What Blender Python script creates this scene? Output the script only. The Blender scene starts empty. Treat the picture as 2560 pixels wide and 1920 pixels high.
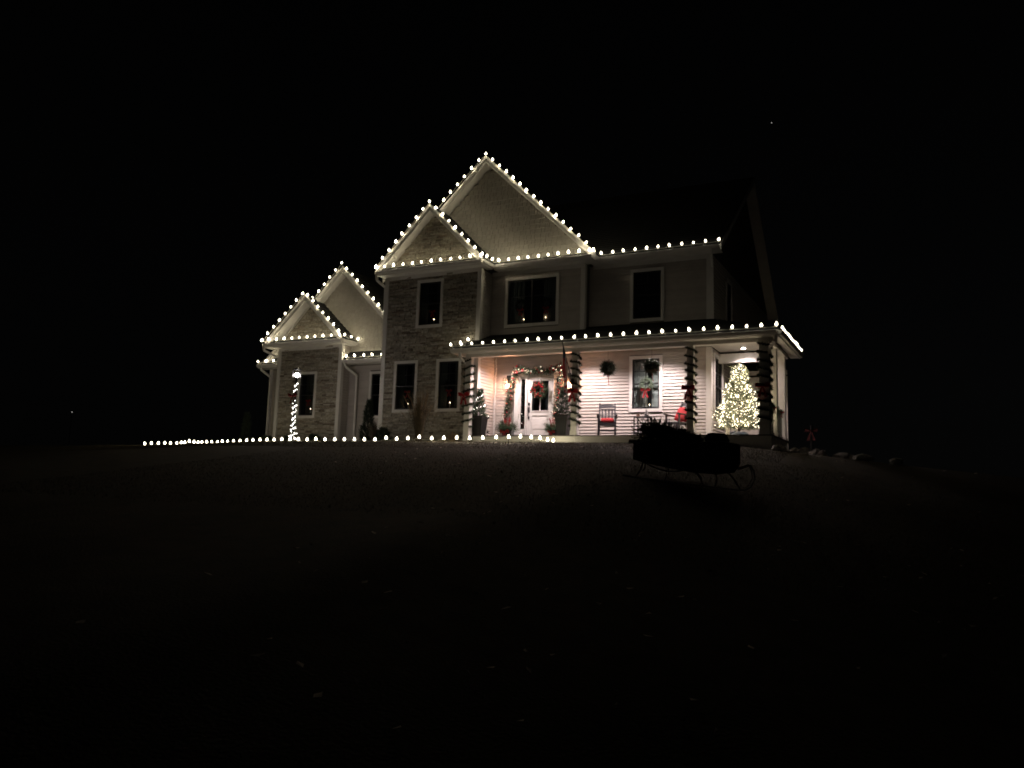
import bpy, math, random
import numpy as np
from mathutils import Vector, Matrix
random.seed(7)
rng = random.Random(11)
SC = bpy.context.scene
COL = SC.collection
R = math.radians

# ------------------------------------------------------------------ camera
cam = bpy.data.cameras.new('camera'); cam_o = bpy.data.objects.new('camera', cam); COL.objects.link(cam_o)
SC.camera = cam_o
cam.sensor_width = 36.0; cam.lens = 36.0 * 2050 / 2560; cam.clip_start = 0.05; cam.clip_end = 6000
yaw, pit, rol = R(27.25), R(7.5), R(1.8)
f = Vector((-math.sin(yaw) * math.cos(pit), math.cos(yaw) * math.cos(pit), math.sin(pit)))
r = Vector((math.cos(yaw), math.sin(yaw), 0)); u = r.cross(f)
r2 = r * math.cos(rol) + u * math.sin(rol); u2 = -r * math.sin(rol) + u * math.cos(rol)
CAMZ = -1.69
cam_o.matrix_world = Matrix(((r2.x, u2.x, -f.x, 0), (r2.y, u2.y, -f.y, 0), (r2.z, u2.z, -f.z, CAMZ), (0, 0, 0, 1)))

def ray(px, py):                       # direction of a pixel of the 2560 px photograph
    return r2 * ((px - 1280) / 2050) - u2 * ((py - 960) / 2050) + f
def aty(px, py, y):
    d = ray(px, py); d = d * (y / d.y); return Vector((d.x, d.y, d.z + CAMZ))

# ------------------------------------------------------------------ night sky, exposure
W = bpy.data.worlds.new('World'); SC.world = W; W.use_nodes = True
nt = W.node_tree; bg = nt.nodes['Background']
sky = nt.nodes.new('ShaderNodeTexSky'); sky.sky_type = 'NISHITA'; sky.sun_disc = False
sky.sun_elevation = R(35); sky.sun_rotation = R(200)
hs_ = nt.nodes.new('ShaderNodeHueSaturation'); hs_.inputs['Saturation'].default_value = .15
nt.links.new(sky.outputs[0], hs_.inputs['Color']); nt.links.new(hs_.outputs[0], bg.inputs[0]); bg.inputs[1].default_value = 0.00018
sun = bpy.data.lights.new('moon', 'SUN'); sun.energy = 0.0006; sun.angle = R(0.5); sun.color = (1.0, .93, .85)
sun_o = bpy.data.objects.new('moon', sun); COL.objects.link(sun_o); sun_o.rotation_euler = (R(55), 0, R(-38))
VS = SC.view_settings
VS.view_transform = 'Standard'; VS.look = 'None'; VS.exposure = 0.0; VS.gamma = 1.0; VS.use_curve_mapping = False
try:
    SC.cycles.use_denoising = True; SC.cycles.denoiser = 'OPENIMAGEDENOISE'
    SC.cycles.max_bounces = 6; SC.cycles.diffuse_bounces = 2; SC.cycles.transparent_max_bounces = 12
    SC.cycles.sample_clamp_indirect = 3.0; SC.cycles.use_light_tree = True; SC.cycles.denoising_prefilter = 'ACCURATE'
    SC.cycles.filter_width = 1.8
except Exception: pass

# ------------------------------------------------------------------ materials
MATS = {}
def mat(name, col, rough=0.7, var=0.0, scale=6.0, bump=0.0, bscale=40.0, metal=0.0, spec=None, island=0.0, hue=0.0, ramp=None):
    if name in MATS: return MATS[name]
    m = bpy.data.materials.new(name); m.use_nodes = True; n = m.node_tree; b = n.nodes['Principled BSDF']
    b.inputs['Base Color'].default_value = (*col, 1); b.inputs['Roughness'].default_value = rough
    b.inputs['Metallic'].default_value = metal
    if spec is not None: b.inputs['Specular IOR Level'].default_value = spec
    src = None
    geo = n.nodes.new('ShaderNodeNewGeometry')
    if ramp:
        oi = n.nodes.new('ShaderNodeObjectInfo'); ad = n.nodes.new('ShaderNodeMath'); ad.operation = 'ADD'
        fr = n.nodes.new('ShaderNodeMath'); fr.operation = 'FRACT'
        n.links.new(geo.outputs['Random Per Island'], ad.inputs[0]); n.links.new(oi.outputs['Random'], ad.inputs[1]); n.links.new(ad.outputs[0], fr.inputs[0])
        cr = n.nodes.new('ShaderNodeValToRGB'); cr.color_ramp.interpolation = 'CONSTANT'
        while len(cr.color_ramp.elements) < len(ramp): cr.color_ramp.elements.new(0.5)
        for i, (p, c) in enumerate(ramp):
            cr.color_ramp.elements[i].position = p; cr.color_ramp.elements[i].color = (*c, 1)
        n.links.new(fr.outputs[0], cr.inputs[0]); src = cr.outputs[0]
    elif island:
        oi = n.nodes.new('ShaderNodeObjectInfo'); ad = n.nodes.new('ShaderNodeMath'); ad.operation = 'ADD'
        fr = n.nodes.new('ShaderNodeMath'); fr.operation = 'FRACT'
        n.links.new(geo.outputs['Random Per Island'], ad.inputs[0]); n.links.new(oi.outputs['Random'], ad.inputs[1]); n.links.new(ad.outputs[0], fr.inputs[0])
        mr = n.nodes.new('ShaderNodeMapRange'); mr.inputs[3].default_value = 1 - island; mr.inputs[4].default_value = 1 + island
        n.links.new(fr.outputs[0], mr.inputs[0])
        hs = n.nodes.new('ShaderNodeHueSaturation'); hs.inputs['Color'].default_value = (*col, 1)
        n.links.new(mr.outputs[0], hs.inputs['Value']); src = hs.outputs[0]
    if var:
        tx = n.nodes.new('ShaderNodeTexNoise'); tx.inputs['Scale'].default_value = scale; tx.inputs['Detail'].default_value = 6
        n.links.new(geo.outputs['Position'], tx.inputs['Vector'])
        mr = n.nodes.new('ShaderNodeMapRange'); mr.inputs[1].default_value = .3; mr.inputs[2].default_value = .7
        mr.inputs[3].default_value = 1 - var; mr.inputs[4].default_value = 1 + var
        n.links.new(tx.outputs[0], mr.inputs[0])
        hs = n.nodes.new('ShaderNodeHueSaturation'); hs.inputs['Color'].default_value = (*col, 1)
        if src: n.links.new(src, hs.inputs['Color'])
        n.links.new(mr.outputs[0], hs.inputs['Value']); src = hs.outputs[0]
    if src: n.links.new(src, b.inputs['Base Color'])
    if bump:
        tx = n.nodes.new('ShaderNodeTexNoise'); tx.inputs['Scale'].default_value = bscale; tx.inputs['Detail'].default_value = 8
        n.links.new(geo.outputs['Position'], tx.inputs['Vector'])
        bp = n.nodes.new('ShaderNodeBump'); bp.inputs['Strength'].default_value = bump; bp.inputs['Distance'].default_value = .02
        n.links.new(tx.outputs[0], bp.inputs['Height']); n.links.new(bp.outputs[0], b.inputs['Normal'])
    MATS[name] = m; return m
def emat(name, col, strength, clear=False):
    m = bpy.data.materials.new(name); m.use_nodes = True; n = m.node_tree; n.nodes.remove(n.nodes['Principled BSDF'])
    e = n.nodes.new('ShaderNodeEmission'); e.inputs[0].default_value = (*col, 1); e.inputs[1].default_value = strength
    if clear:                                             # glowing clear bulb: light from inside passes its glass
        t = n.nodes.new('ShaderNodeBsdfTransparent'); a = n.nodes.new('ShaderNodeAddShader')
        n.links.new(e.outputs[0], a.inputs[0]); n.links.new(t.outputs[0], a.inputs[1]); n.links.new(a.outputs[0], n.nodes['Material Output'].inputs[0]); return m
    n.links.new(e.outputs[0], n.nodes['Material Output'].inputs[0]); return m
def glassmat(name, tint=(.85, .9, .9), g=.10):
    m = bpy.data.materials.new(name); m.use_nodes = True; n = m.node_tree; n.nodes.remove(n.nodes['Principled BSDF'])
    t = n.nodes.new('ShaderNodeBsdfTransparent'); t.inputs[0].default_value = (*tint, 1)
    gl = n.nodes.new('ShaderNodeBsdfGlossy'); gl.inputs['Roughness'].default_value = .03
    mx = n.nodes.new('ShaderNodeMixShader'); mx.inputs[0].default_value = g
    n.links.new(t.outputs[0], mx.inputs[1]); n.links.new(gl.outputs[0], mx.inputs[2]); n.links.new(mx.outputs[0], n.nodes['Material Output'].inputs[0]); return m

M_side = mat('vinyl siding', (.50, .455, .42), .55, var=.07, scale=3.0, bump=.12, bscale=60, island=.05)
M_shake = mat('shake siding', (.40, .375, .335), .7, var=.06, scale=9, bump=.1, bscale=60, island=.05)
M_trim = mat('white trim', (.72, .69, .66), .45, var=.05, scale=4, bump=.05, bscale=30)
M_stone = mat('ledge stone', (.3, .25, .2), .85, var=.35, scale=14, bump=.8, bscale=45,
              ramp=[(0, (.33, .295, .24)), (.22, (.43, .39, .33)), (.42, (.28, .25, .21)), (.58, (.38, .34, .275)), (.74, (.48, .44, .38)), (.87, (.29, .235, .185)), (.95, (.17, .135, .105))])
M_mortar = mat('dark mortar', (.13, .115, .095), .95, var=.2, scale=20)  # even dark tone of the joints and wall backing
M_roof = mat('asphalt shingle', (.013, .013, .014), .9, var=.3, scale=25, bump=.5, bscale=120, island=.25)
M_sash = mat('black sash', (.018, .018, .02), .35)
M_dark = mat('painted dark', (.02, .02, .022), .9)  # near-black: darkness of unlit interiors put into the colour
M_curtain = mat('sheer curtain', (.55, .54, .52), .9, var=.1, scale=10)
M_dcurtain = mat('shade-toned curtain', (.16, .155, .15), .9)  # darker copy of the curtain, room shade put into its colour
M_glass = glassmat('window glass')
M_deck = mat('deck board', (.10, .09, .085), .7, var=.15, scale=8)
M_ceil = mat('porch ceiling', (.68, .64, .60), .5, var=.03, scale=3)
M_ever = mat('evergreen needles', (.035, .065, .028), .8, var=.4, scale=18, island=.35)
M_evdark = mat('garland needles', (.022, .035, .018), .85, var=.3, scale=20, island=.3)
M_frost = mat('frosted needles', (.34, .36, .30), .8, var=.35, scale=18, island=.35)
M_bark = mat('bark', (.07, .05, .035), .9, var=.3, scale=20)
M_red = mat('red ribbon', (.32, .010, .016), .5, var=.15, scale=20)
M_redcush = mat('red cushion cloth', (.50, .03, .035), .85, var=.2, scale=30, bump=.3, bscale=80)
M_berry = mat('red ornament', (.36, .02, .03), .15, spec=.8)
M_gold = mat('champagne ornament', (.65, .48, .35), .2, metal=.6)
M_blackm = mat('black metal', (.012, .012, .013), .35, metal=.3)
M_cord = mat('green cord', (.05, .07, .04), .6)
M_wcord = mat('pale cord', (.72, .72, .62), .6)
M_chair = mat('dark grey chair paint', (.055, .052, .06), .5, var=.1, scale=8)
M_planter = mat('charcoal planter', (.012, .012, .013), .5, var=.15, scale=9)
M_sleigh = mat('sleigh black paint', (.016, .016, .019), .35, var=.2, scale=6)
M_sleighred = mat('sleigh red iron', (.035, .010, .008), .5)
M_lawn = mat('winter lawn soil', (.042, .032, .018), .95, var=.35, scale=3.0, bump=.8, bscale=30)
M_blade = mat('dormant grass', (.052, .040, .019), .9, var=.35, scale=2.5, island=.2)
M_leaf = mat('dry leaf', (.55, .46, .38), .8, island=.5)
M_rock = mat('pale rock', (.50, .47, .42), .9, var=.4, scale=12, bump=.7, bscale=30)
M_plume = mat('dry ornamental grass', (.30, .21, .13), .9, var=.3, scale=8, island=.3)
E_c9 = emat('lit warm bulb', (1.0, .90, .68), 7.0, True)
E_c9d = emat('lit warm bulb, dim', (1.0, .90, .68), 4.5, True)
E_mini = emat('lit mini bulb', (1.0, .86, .62), 7.0, True)
E_minic = emat('lit cool mini bulb', (1.0, .93, .86), 6.0, True)
E_amber = emat('lantern filament bulb', (1.0, .47, .24), 25.0, True)
E_can = emat('lit ceiling lens', (1.0, .90, .86), 60.0)
E_cand = emat('lit window candle', (1.0, .68, .42), 9.0, True)
E_star = emat('far point of light', (1.0, .95, .9), .6)
E_post = emat('lamp post bulb', (1.0, .90, .88), 40.0, True)

# ------------------------------------------------------------------ mesh helpers
class MB:
    def __init__(s): s.v = []; s.f = []; s.m = []; s.cur = 0
    def poly(s, pts, faces):
        b = len(s.v); s.v += [tuple(p) for p in pts]; s.f += [tuple(i + b for i in q) for q in faces]; s.m += [s.cur] * len(faces); return s
    def box(s, x0, x1, y0, y1, z0, z1):
        return s.poly([(x, y, z) for x in (x0, x1) for y in (y0, y1) for z in (z0, z1)],
                      [(0, 1, 3, 2), (4, 6, 7, 5), (0, 4, 5, 1), (2, 3, 7, 6), (0, 2, 6, 4), (1, 5, 7, 3)])
    def prism(s, poly, a, b):            # two matching loops of 3D points
        n = len(a); return s.poly(list(a) + list(b), [tuple(range(n))[::-1], tuple(range(n, 2 * n))] + [(i, (i + 1) % n, n + (i + 1) % n, n + i) for i in range(n)])
    def beam(s, p, q, w, h, up=(0, 0, 1)):   # rectangular bar from p to q
        p = Vector(p); q = Vector(q); d = (q - p).normalized(); up = Vector(up)
        if abs(d.dot(up)) > .98: up = Vector((0, 1, 0))
        a = d.cross(up).normalized() * (w / 2); b = a.cross(d).normalized() * (h / 2)
        return s.prism(None, [p + a + b, p - a + b, p - a - b, p + a - b], [q + a + b, q - a + b, q - a - b, q + a - b])
    def tube(s, pts, rad, n=6, caps=True):
        pts = [Vector(p) for p in pts]; rings = []; b0 = len(s.v); prev = None
        for i, p in enumerate(pts):
            d = (pts[min(i + 1, len(pts) - 1)] - pts[max(i - 1, 0)]); d = d.normalized() if d.length > 1e-9 else Vector((0, 0, 1))
            ref = prev if prev is not None else (Vector((0, 0, 1)) if abs(d.z) < .9 else Vector((0, 1, 0)))
            a = d.cross(ref)
            if a.length < 1e-5: a = d.cross(Vector((1, 0, 0)))
            a.normalize(); b = a.cross(d).normalized(); prev = b
            rr = rad[i] if isinstance(rad, (list, tuple)) else rad
            for k in range(n):
                t = 2 * math.pi * k / n; s.v.append(tuple(p + a * math.cos(t) * rr + b * math.sin(t) * rr))
        for i in range(len(pts) - 1):
            for k in range(n):
                a = b0 + i * n + k; c = b0 + i * n + (k + 1) % n; s.f.append((a, c, c + n, a + n)); s.m.append(s.cur)
        if caps:
            s.f.append(tuple(b0 + k for k in range(n))[::-1]); s.f.append(tuple(b0 + (len(pts) - 1) * n + k for k in range(n))); s.m += [s.cur] * 2
        return s
    def lathe(s, c, prof, n=12):         # prof: [(radius, z)]
        return s.tube([(c[0], c[1], c[2] + z + i * 1e-6) for i, (q, z) in enumerate(prof)], [max(q, 1e-4) for q, z in prof], n)
    def ball(s, c, rr, n=6, m=4, sz=1.0):
        return s.lathe(c, [(rr * math.sin(math.pi * i / m), -rr * sz * math.cos(math.pi * i / m)) for i in range(m + 1)], n)
    def octa(s, c, a, h=None):
        h = h or a; x, y, z = c
        return s.poly([(x + a, y, z), (x, y + a, z), (x - a, y, z), (x, y - a, z), (x, y, z + h), (x, y, z - h)],
                      [(0, 1, 4), (1, 2, 4), (2, 3, 4), (3, 0, 4), (1, 0, 5), (2, 1, 5), (3, 2, 5), (0, 3, 5)])
    def sprig(s, p, d, length, n=7, nl=.05, w=.006, rnd=rng):   # twig with needles, thin leaf-like faces
        p = Vector(p); d = Vector(d).normalized()
        a = d.cross(Vector((rnd.uniform(-1, 1), rnd.uniform(-1, 1), rnd.uniform(-1, 1)))).normalized(); b = a.cross(d)
        e = p + d * length
        s.poly([p + a * w, p - a * w, e], [(0, 1, 2)])
        for i in range(n):
            t = (i + .5) / n; q = p + d * (length * t); ang = rnd.uniform(0, 6.283)
            o = (a * math.cos(ang) + b * math.sin(ang)); tip = q + (o * .8 + d * .75).normalized() * nl * rnd.uniform(.7, 1.2)
            k = d.cross(o).normalized() * w
            s.poly([q + k, q - k, tip], [(0, 1, 2)])
        return s
PLD = {}
def glow(p, watts, col, rad=.02, name='bulb_light'):
    k = (round(watts, 3), col, rad)
    if k not in PLD:
        L = bpy.data.lights.new(name, 'POINT'); L.energy = watts; L.color = col; L.shadow_soft_size = rad; PLD[k] = L
    o = bpy.data.objects.new(name, PLD[k]); COL.objects.link(o); o.location = p; return o
C_C9 = (1.0, .87, .55); C_MINI = (1.0, .80, .50); C_COOL = (1.0, .93, .86)
def mesh_of(g, name, mats):
    me = bpy.data.meshes.new(name); me.from_pydata([tuple(p) for p in g.v], [], g.f)
    for m in (mats if isinstance(mats, (list, tuple)) else [mats]): me.materials.append(m)
    if isinstance(mats, (list, tuple)) and len(mats) > 1: me.polygons.foreach_set('material_index', g.m)
    me.update(); return me
WO = {}
def link(o, parent, org):
    COL.objects.link(o); WO[o.name] = Vector(org)
    if parent is not None: o.parent = parent; o.location = Vector(org) - WO[parent.name]
    else: o.location = org
    return o
def obj(name, g, m, parent=None, org=(0, 0, 0), label=None, cat=None, group=None, kind=None, smooth=False, local=False):
    """g in world coordinates unless local; origin org"""
    if isinstance(g, MB):
        if not local and tuple(org) != (0, 0, 0): g.v = [(p[0] - org[0], p[1] - org[1], p[2] - org[2]) for p in g.v]
        me = mesh_of(g, name, m)
    else: me = g
    if smooth: me.polygons.foreach_set('use_smooth', [True] * len(me.polygons))
    o = bpy.data.objects.new(name, me); link(o, parent, org)
    if label: o['label'] = label
    if cat: o['category'] = cat
    if group: o['group'] = group
    if kind: o['kind'] = kind
    return o
def thing(name, loc, label, cat, group=None, rz=0):
    o = bpy.data.objects.new(name, None); link(o, None, loc); o['label'] = label; o['category'] = cat
    o.empty_display_size = .1
    if rz: o.rotation_euler.z = rz
    if group: o['group'] = group
    return o
def copy_tree(o, parent=None):
    c = o.copy(); COL.objects.link(c); WO[c.name] = WO.get(o.name, Vector((0, 0, 0))).copy()
    if parent is not None: c.parent = parent
    for ch in list(o.children): copy_tree(ch, c)
    return c
def place(o, loc, rz=0, label=None, scale=None):
    o.location = loc; o.rotation_euler.z = rz
    if label: o['label'] = label
    if scale: o.scale = scale
    return o

# ------------------------------------------------------------------ ground
def gz(x, y):
    c = -.22 - .06 * max(0, min(1, (x + 16) / 8))           # crest height along the house
    c -= .17 * max(0, min(1, (-20.5 - x) / 5.5))
    rx = x + 5.0; sx = .11 + .06 * max(0, min(1, (20.9 - y) / 7))
    if rx > 0: c -= sx * rx if rx < 12 else sx * 12 + .03 * (rx - 12)
    d = y - 20.9
    if d < 0: z = c + .147 * d - .0 * d * d if d > -24 else c - 3.43 + .02 * (d + 24)
    else:
        z = c + .030 * min(d, 6)
        if d > 14: z -= .03 * (d - 14) ** 1.15
    if rx > 0 and d > 0: z -= min(.9, .13 * d * min(1, rx / 3))
    k = max(0, 1 - abs(d) / 1.2); z -= .02 * k
    return z + .018 * math.sin(x * 1.3 + y * .7) * math.sin(y * 1.1 - x * .4) * min(1, abs(d) / 3 + .15)
def build_ground():
    xs = sorted(set([-900, -500, -300, -200, -120, -90, -70] + [-60 + .5 * i for i in range(0, 61)] + [-30 + .3 * i for i in range(0, 134)] + [10 + 2 * i for i in range(20)] + [60, 90, 150, 300, 600, 900]))
    ys = sorted(set([-400, -100, -30, -12, -6, -3] + [-2 + .5 * i for i in range(0, 40)] + [18 + .2 * i for i in range(60)] + [30 + i for i in range(30)] + [65, 75, 90, 120, 200, 400, 900]))
    v = [(x, y, gz(x, y)) for y in ys for x in xs]; n = len(xs)
    fc = [(j * n + i, j * n + i + 1, (j + 1) * n + i + 1, (j + 1) * n + i) for j in range(len(ys) - 1) for i in range(n - 1)]
    g = MB(); g.v = v; g.f = fc; g.m = [0] * len(fc)
    return obj('lawn', g, M_lawn, kind='structure', smooth=True)
build_ground()

# ------------------------------------------------------------------ house
house = thing('house', (-12, 24, 0), 'two storey house with stone front gables, pale siding and lit wraparound porch', 'house')
PIECES = {'stone': [], 'shingle': [], 'siding_board': []}
def hpart(name, g, m, parent=house, **k): return obj(name, g, m, parent, **k)
def wmap(O, ux, n):
    O = Vector(O); ux = Vector(ux); n = Vector(n)
    return lambda s, z, d=0.0: Vector((O.x + ux.x * s + n.x * d, O.y + ux.y * s + n.y * d, z))
def cutsegs(a, b, z0, z1, ops):
    segs = [(a, b)]; zc = (z0 + z1) / 2
    for (s0, s1, q0, q1) in ops:
        if q0 < zc < q1:
            ns = []
            for (p, q) in segs:
                if s1 <= p or s0 >= q: ns.append((p, q)); continue
                if p < s0: ns.append((p, s0))
                if s1 < q: ns.append((s1, q))
            segs = ns
    return segs
def backing(name, mp, L, Rr, z0, z1, ops, m, thick=.12, poly=None):
    """solid wall with real openings; poly = gable top polygon in (s,z)"""
    g = MB(); zs = sorted(set([z0, z1] + [q for o in ops for q in o[2:] if z0 < q < z1]))
    for a, b in zip(zs, zs[1:]):
        for (p, q) in cutsegs(L, Rr, a, b, ops):
            g.prism(None, [mp(p, a, 0), mp(q, a, 0), mp(q, b, 0), mp(p, b, 0)], [mp(p, a, -thick), mp(q, a, -thick), mp(q, b, -thick), mp(p, b, -thick)])
    if poly: g.prism(None, [mp(s, z, 0) for s, z in poly], [mp(s, z, -thick) for s, z in poly])
    return hpart(name, g, m)
def piece(kind, par, verts, m, area):
    PIECES[kind].append((area, par, verts, m))
FACES8 = [(0, 1, 2, 3), (4, 7, 6, 5), (0, 4, 5, 1), (1, 5, 6, 2), (2, 6, 7, 3), (3, 7, 4, 0)]
def clip_range(rf, z): return rf(z)
def siding(par, mp, rf, z0, z1, ops, ex=.1016):
    n = int(math.ceil((z1 - z0) / ex))
    for i in range(n):
        a = z0 + i * ex; b = min(z1, a + ex)
        if b - a < .02: continue
        la, ra = rf(a); lb, rb = rf(b)
        if ra - la < .05: continue
        for (p, q) in cutsegs(la, ra, a, b, ops):
            pb = lb if p == la else p; qb = rb if q == ra else q
            if qb - pb < .01: pb = qb = (pb + qb) / 2
            t = .036
            vs = [mp(p, a, t), mp(q, a, t), mp(qb, b, .006), mp(pb, b, .006), mp(p, a, .001), mp(q, a, .001), mp(qb, b, .001), mp(pb, b, .001)]
            piece('siding_board', par, vs, M_side, (q - p) * ex)
def shingles(par, mp, rf, z0, z1, ex=.17):
    n = int(math.ceil((z1 - z0) / ex))
    for i in range(n):
        a = z0 + i * ex; b = min(z1, a + ex)
        la, ra = rf(a); lb, rb = rf(b)
        if ra - la < .05: continue
        s = la - rng.uniform(0, .1)
        while s < ra:
            w = rng.uniform(.10, .24); p = max(s, la); q = min(s + w - .010, ra); s += w
            if q - p < .02: continue
            pb = min(max(p, lb), rb); qb = min(max(q, lb), rb)
            if qb - pb < .004: continue
            t = .042 + rng.uniform(0, .004); dz = rng.uniform(-.0015, .0015)
            vs = [mp(p, a + dz, t), mp(q, a + dz, t), mp(qb, b, .008), mp(pb, b, .008), mp(p, a + dz, .001), mp(q, a + dz, .001), mp(qb, b, .001), mp(pb, b, .001)]
            piece('shingle', par, vs, M_shake, (q - p) * ex)
def stones(par, mp, rf, z0, z1, ops):
    z = z0
    while z < z1 - .02:
        h = rng.choice([.04, .05, .05, .06, .07, .10]); b = min(z + h, z1)
        la, ra = rf(z); lb, rb = rf(b)
        for (p0, q0) in cutsegs(la, ra, z, b, ops):
            s = p0
            while s < q0 - .02:
                w = rng.uniform(.12, .42); q = min(s + w, q0)
                if q0 - q < .08: q = q0
                p = s; s = q
                pb = min(max(p, lb), rb); qb = min(max(q, lb), rb)
                if q - p < .03 or qb - pb < .01: continue
                d = rng.uniform(.012, .05); e = .0035
                split = h > .08 and rng.random() < .5
                for (za, zb) in ([(z, (z + b) / 2), ((z + b) / 2, b)] if split else [(z, b)]):
                    dd = d if not split else rng.uniform(.012, .05); tl = rng.uniform(-.008, .008)
                    vs = [mp(p + e, za + e, dd), mp(q - e, za + e, dd + tl), mp(qb - e, zb - e, dd + tl * .5), mp(pb + e, zb - e, dd - .004),
                          mp(p + e, za + e, 0.001), mp(q - e, za + e, 0.001), mp(qb - e, zb - e, 0.001), mp(pb + e, zb - e, 0.001)]
                    piece('stone', par, vs, M_stone, (q - p) * (zb - za))
        z = b
def flush_pieces():
    for kind, lst in PIECES.items():
        lst.sort(key=lambda t: -t[0]); rest = {}
        for i, (a, par, vs, m) in enumerate(lst):
            if i < 299:
                g = MB(); g.poly(vs, FACES8); obj(kind, g, m, par)
            else:
                rest.setdefault((par.name, m.name), (par, m, MB()))[2].poly(vs, FACES8)
        for (par, m, g) in rest.values(): obj({'stone': 'small_stones', 'shingle': 'small_shingles', 'siding_board': 'short_siding_boards'}[kind], g, m, par, kind='stuff')

def window(mp, s0, s1, z0, z1, curtain=None, grid='top', tw=.10, wall_d=.0, room=True, candle=True, label=None):
    """opening s0..s1, z0..z1: white trim outside, black sash, glass, muntins, near-black box standing in for the unlit room"""
    g = MB(); t = .055
    def bar(g, a, b, c, d, d0, d1): g.prism(None, [mp(a, c, d0), mp(b, c, d0), mp(b, d, d0), mp(a, d, d0)], [mp(a, c, d1), mp(b, c, d1), mp(b, d, d1), mp(a, d, d1)])
    bar(g, s0 - tw, s1 + tw, z1, z1 + tw, t, .002); bar(g, s0 - tw, s1 + tw, z0 - tw, z0, t + .006, .002)
    bar(g, s0 - tw, s0, z0, z1, t, .002); bar(g, s1, s1 + tw, z0, z1, t, .002)
    w = hpart('window', g, M_trim, label=label)
    g = MB(); sw = .05; d0, d1 = .012, -.05
    bar(g, s0, s1, z1 - sw, z1, d0, d1); bar(g, s0, s1, z0, z0 + sw, d0, d1); bar(g, s0, s0 + sw, z0 + sw, z1 - sw, d0, d1); bar(g, s1 - sw, s1, z0 + sw, z1 - sw, d0, d1)
    zm = (z0 + z1) / 2; wide = (s1 - s0) > 1.3
    if wide:
        bar(g, (s0 + s1) / 2 - .035, (s0 + s1) / 2 + .035, z0 + sw, z1 - sw, d0 + .004, d1)
        for c in (s0 + (s1 - s0) * .25, s0 + (s1 - s0) * .75): bar(g, c - .009, c + .009, zm + .2, z1 - sw, -.005, -.03)
        bar(g, s0 + sw, s1 - sw, zm + .18, zm + .2, -.004, -.03)
    else:
        bar(g, s0 + sw, s1 - sw, zm - .022, zm + .022, d0 + .004, d1)
        if grid == 'top':
            c = (s0 + s1) / 2; bar(g, c - .009, c + .009, zm + .02, z1 - sw, -.005, -.03)
            bar(g, s0 + sw, s1 - sw, (zm + z1) / 2 - .009, (zm + z1) / 2 + .009, -.004, -.031)
    obj('sash', g, M_sash, w)
    g = MB(); bar(g, s0 + sw - .01, s1 - sw + .01, z0 + sw - .01, z1 - sw + .01, -.030, -.034); obj('glass', g, M_glass, w)
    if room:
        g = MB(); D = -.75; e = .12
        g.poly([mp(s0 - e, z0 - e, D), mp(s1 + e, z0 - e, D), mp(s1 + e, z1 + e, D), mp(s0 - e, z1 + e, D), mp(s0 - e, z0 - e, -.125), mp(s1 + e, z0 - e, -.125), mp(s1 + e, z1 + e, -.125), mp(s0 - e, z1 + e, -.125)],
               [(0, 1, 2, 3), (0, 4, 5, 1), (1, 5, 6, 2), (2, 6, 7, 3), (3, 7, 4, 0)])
        obj('dark_room_backing', g, M_dark, w)  # backing box coloured near-black in place of room shade
    if curtain:
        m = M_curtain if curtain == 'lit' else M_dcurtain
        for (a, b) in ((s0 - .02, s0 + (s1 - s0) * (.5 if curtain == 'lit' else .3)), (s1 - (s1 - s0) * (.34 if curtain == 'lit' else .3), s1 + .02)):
            g = MB(); n = 28; P = []
            for i in range(n + 1):
                s = a + (b - a) * i / n; d = -.16 + .022 * math.sin(i * 1.55) + .008 * math.sin(i * .7)
                P += [mp(s, z0 - .05, d), mp(s, z1 + .03, d)]
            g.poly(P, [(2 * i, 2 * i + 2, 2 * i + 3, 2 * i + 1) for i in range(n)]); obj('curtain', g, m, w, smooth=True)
    return w

# planes measured from the photograph
S, GW, WP, PF = 23.28, 24.05, 24.44, 22.5
UF = Vector((1, 0, 0)); NF = Vector((0, -1, 0))
FX = wmap((0, S, 0), UF, NF); FG = wmap((0, GW, 0), UF, NF); FP = wmap((0, WP, 0), UF, NF)
FB = wmap((0, 24.6, 0), UF, NF); FR = wmap((0, 25.1, 0), UF, NF)
FL = .04                                                   # porch floor
# --- stone front wall
opsS = [(-15.69, -14.82, 3.91, 5.41), (-16.50, -15.72, 1.0, 2.6), (-14.77, -13.99, 1.0, 2.6)]
w1 = backing('wall', FX, -17.12, -13.28, -.6, 5.9, opsS, M_mortar, poly=[(-17.12, 5.9), (-13.28, 5.9), (-15.2, 7.78)], )
e_ops = [(a - .095, b + .095, c - .095, d + .095) for a, b, c, d in opsS]
stones(w1, FX, lambda z: (-17.02, -13.38), -.4, 5.68, e_ops)
stones(w1, FX, lambda z: (-17.10 + max(0, z - 5.93), -13.30 - max(0, z - 5.93)), 6.08, 7.70, [])
# --- gable wall over the porch
opsG = [(-12.63, -10.84, 3.88, 5.40)]
w2 = backing('wall', FG, -13.28, -9.85, 3.2, 5.9, opsG, M_mortar, poly=[(-17.3, 5.9), (-9.6, 5.9), (-13.45, 9.5)])
siding(w2, FG, lambda z: (-13.27, -9.95), 3.45, 5.70, [(a - .095, b + .095, c - .095, d + .095) for a, b, c, d in opsG])
GP = .945
shingles(w2, FG, lambda z: (-13.45 - (3.94 - (z - 5.9) / GP), -13.45 + (3.94 - (z - 5.9) / GP)), 6.10, 9.45)
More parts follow.
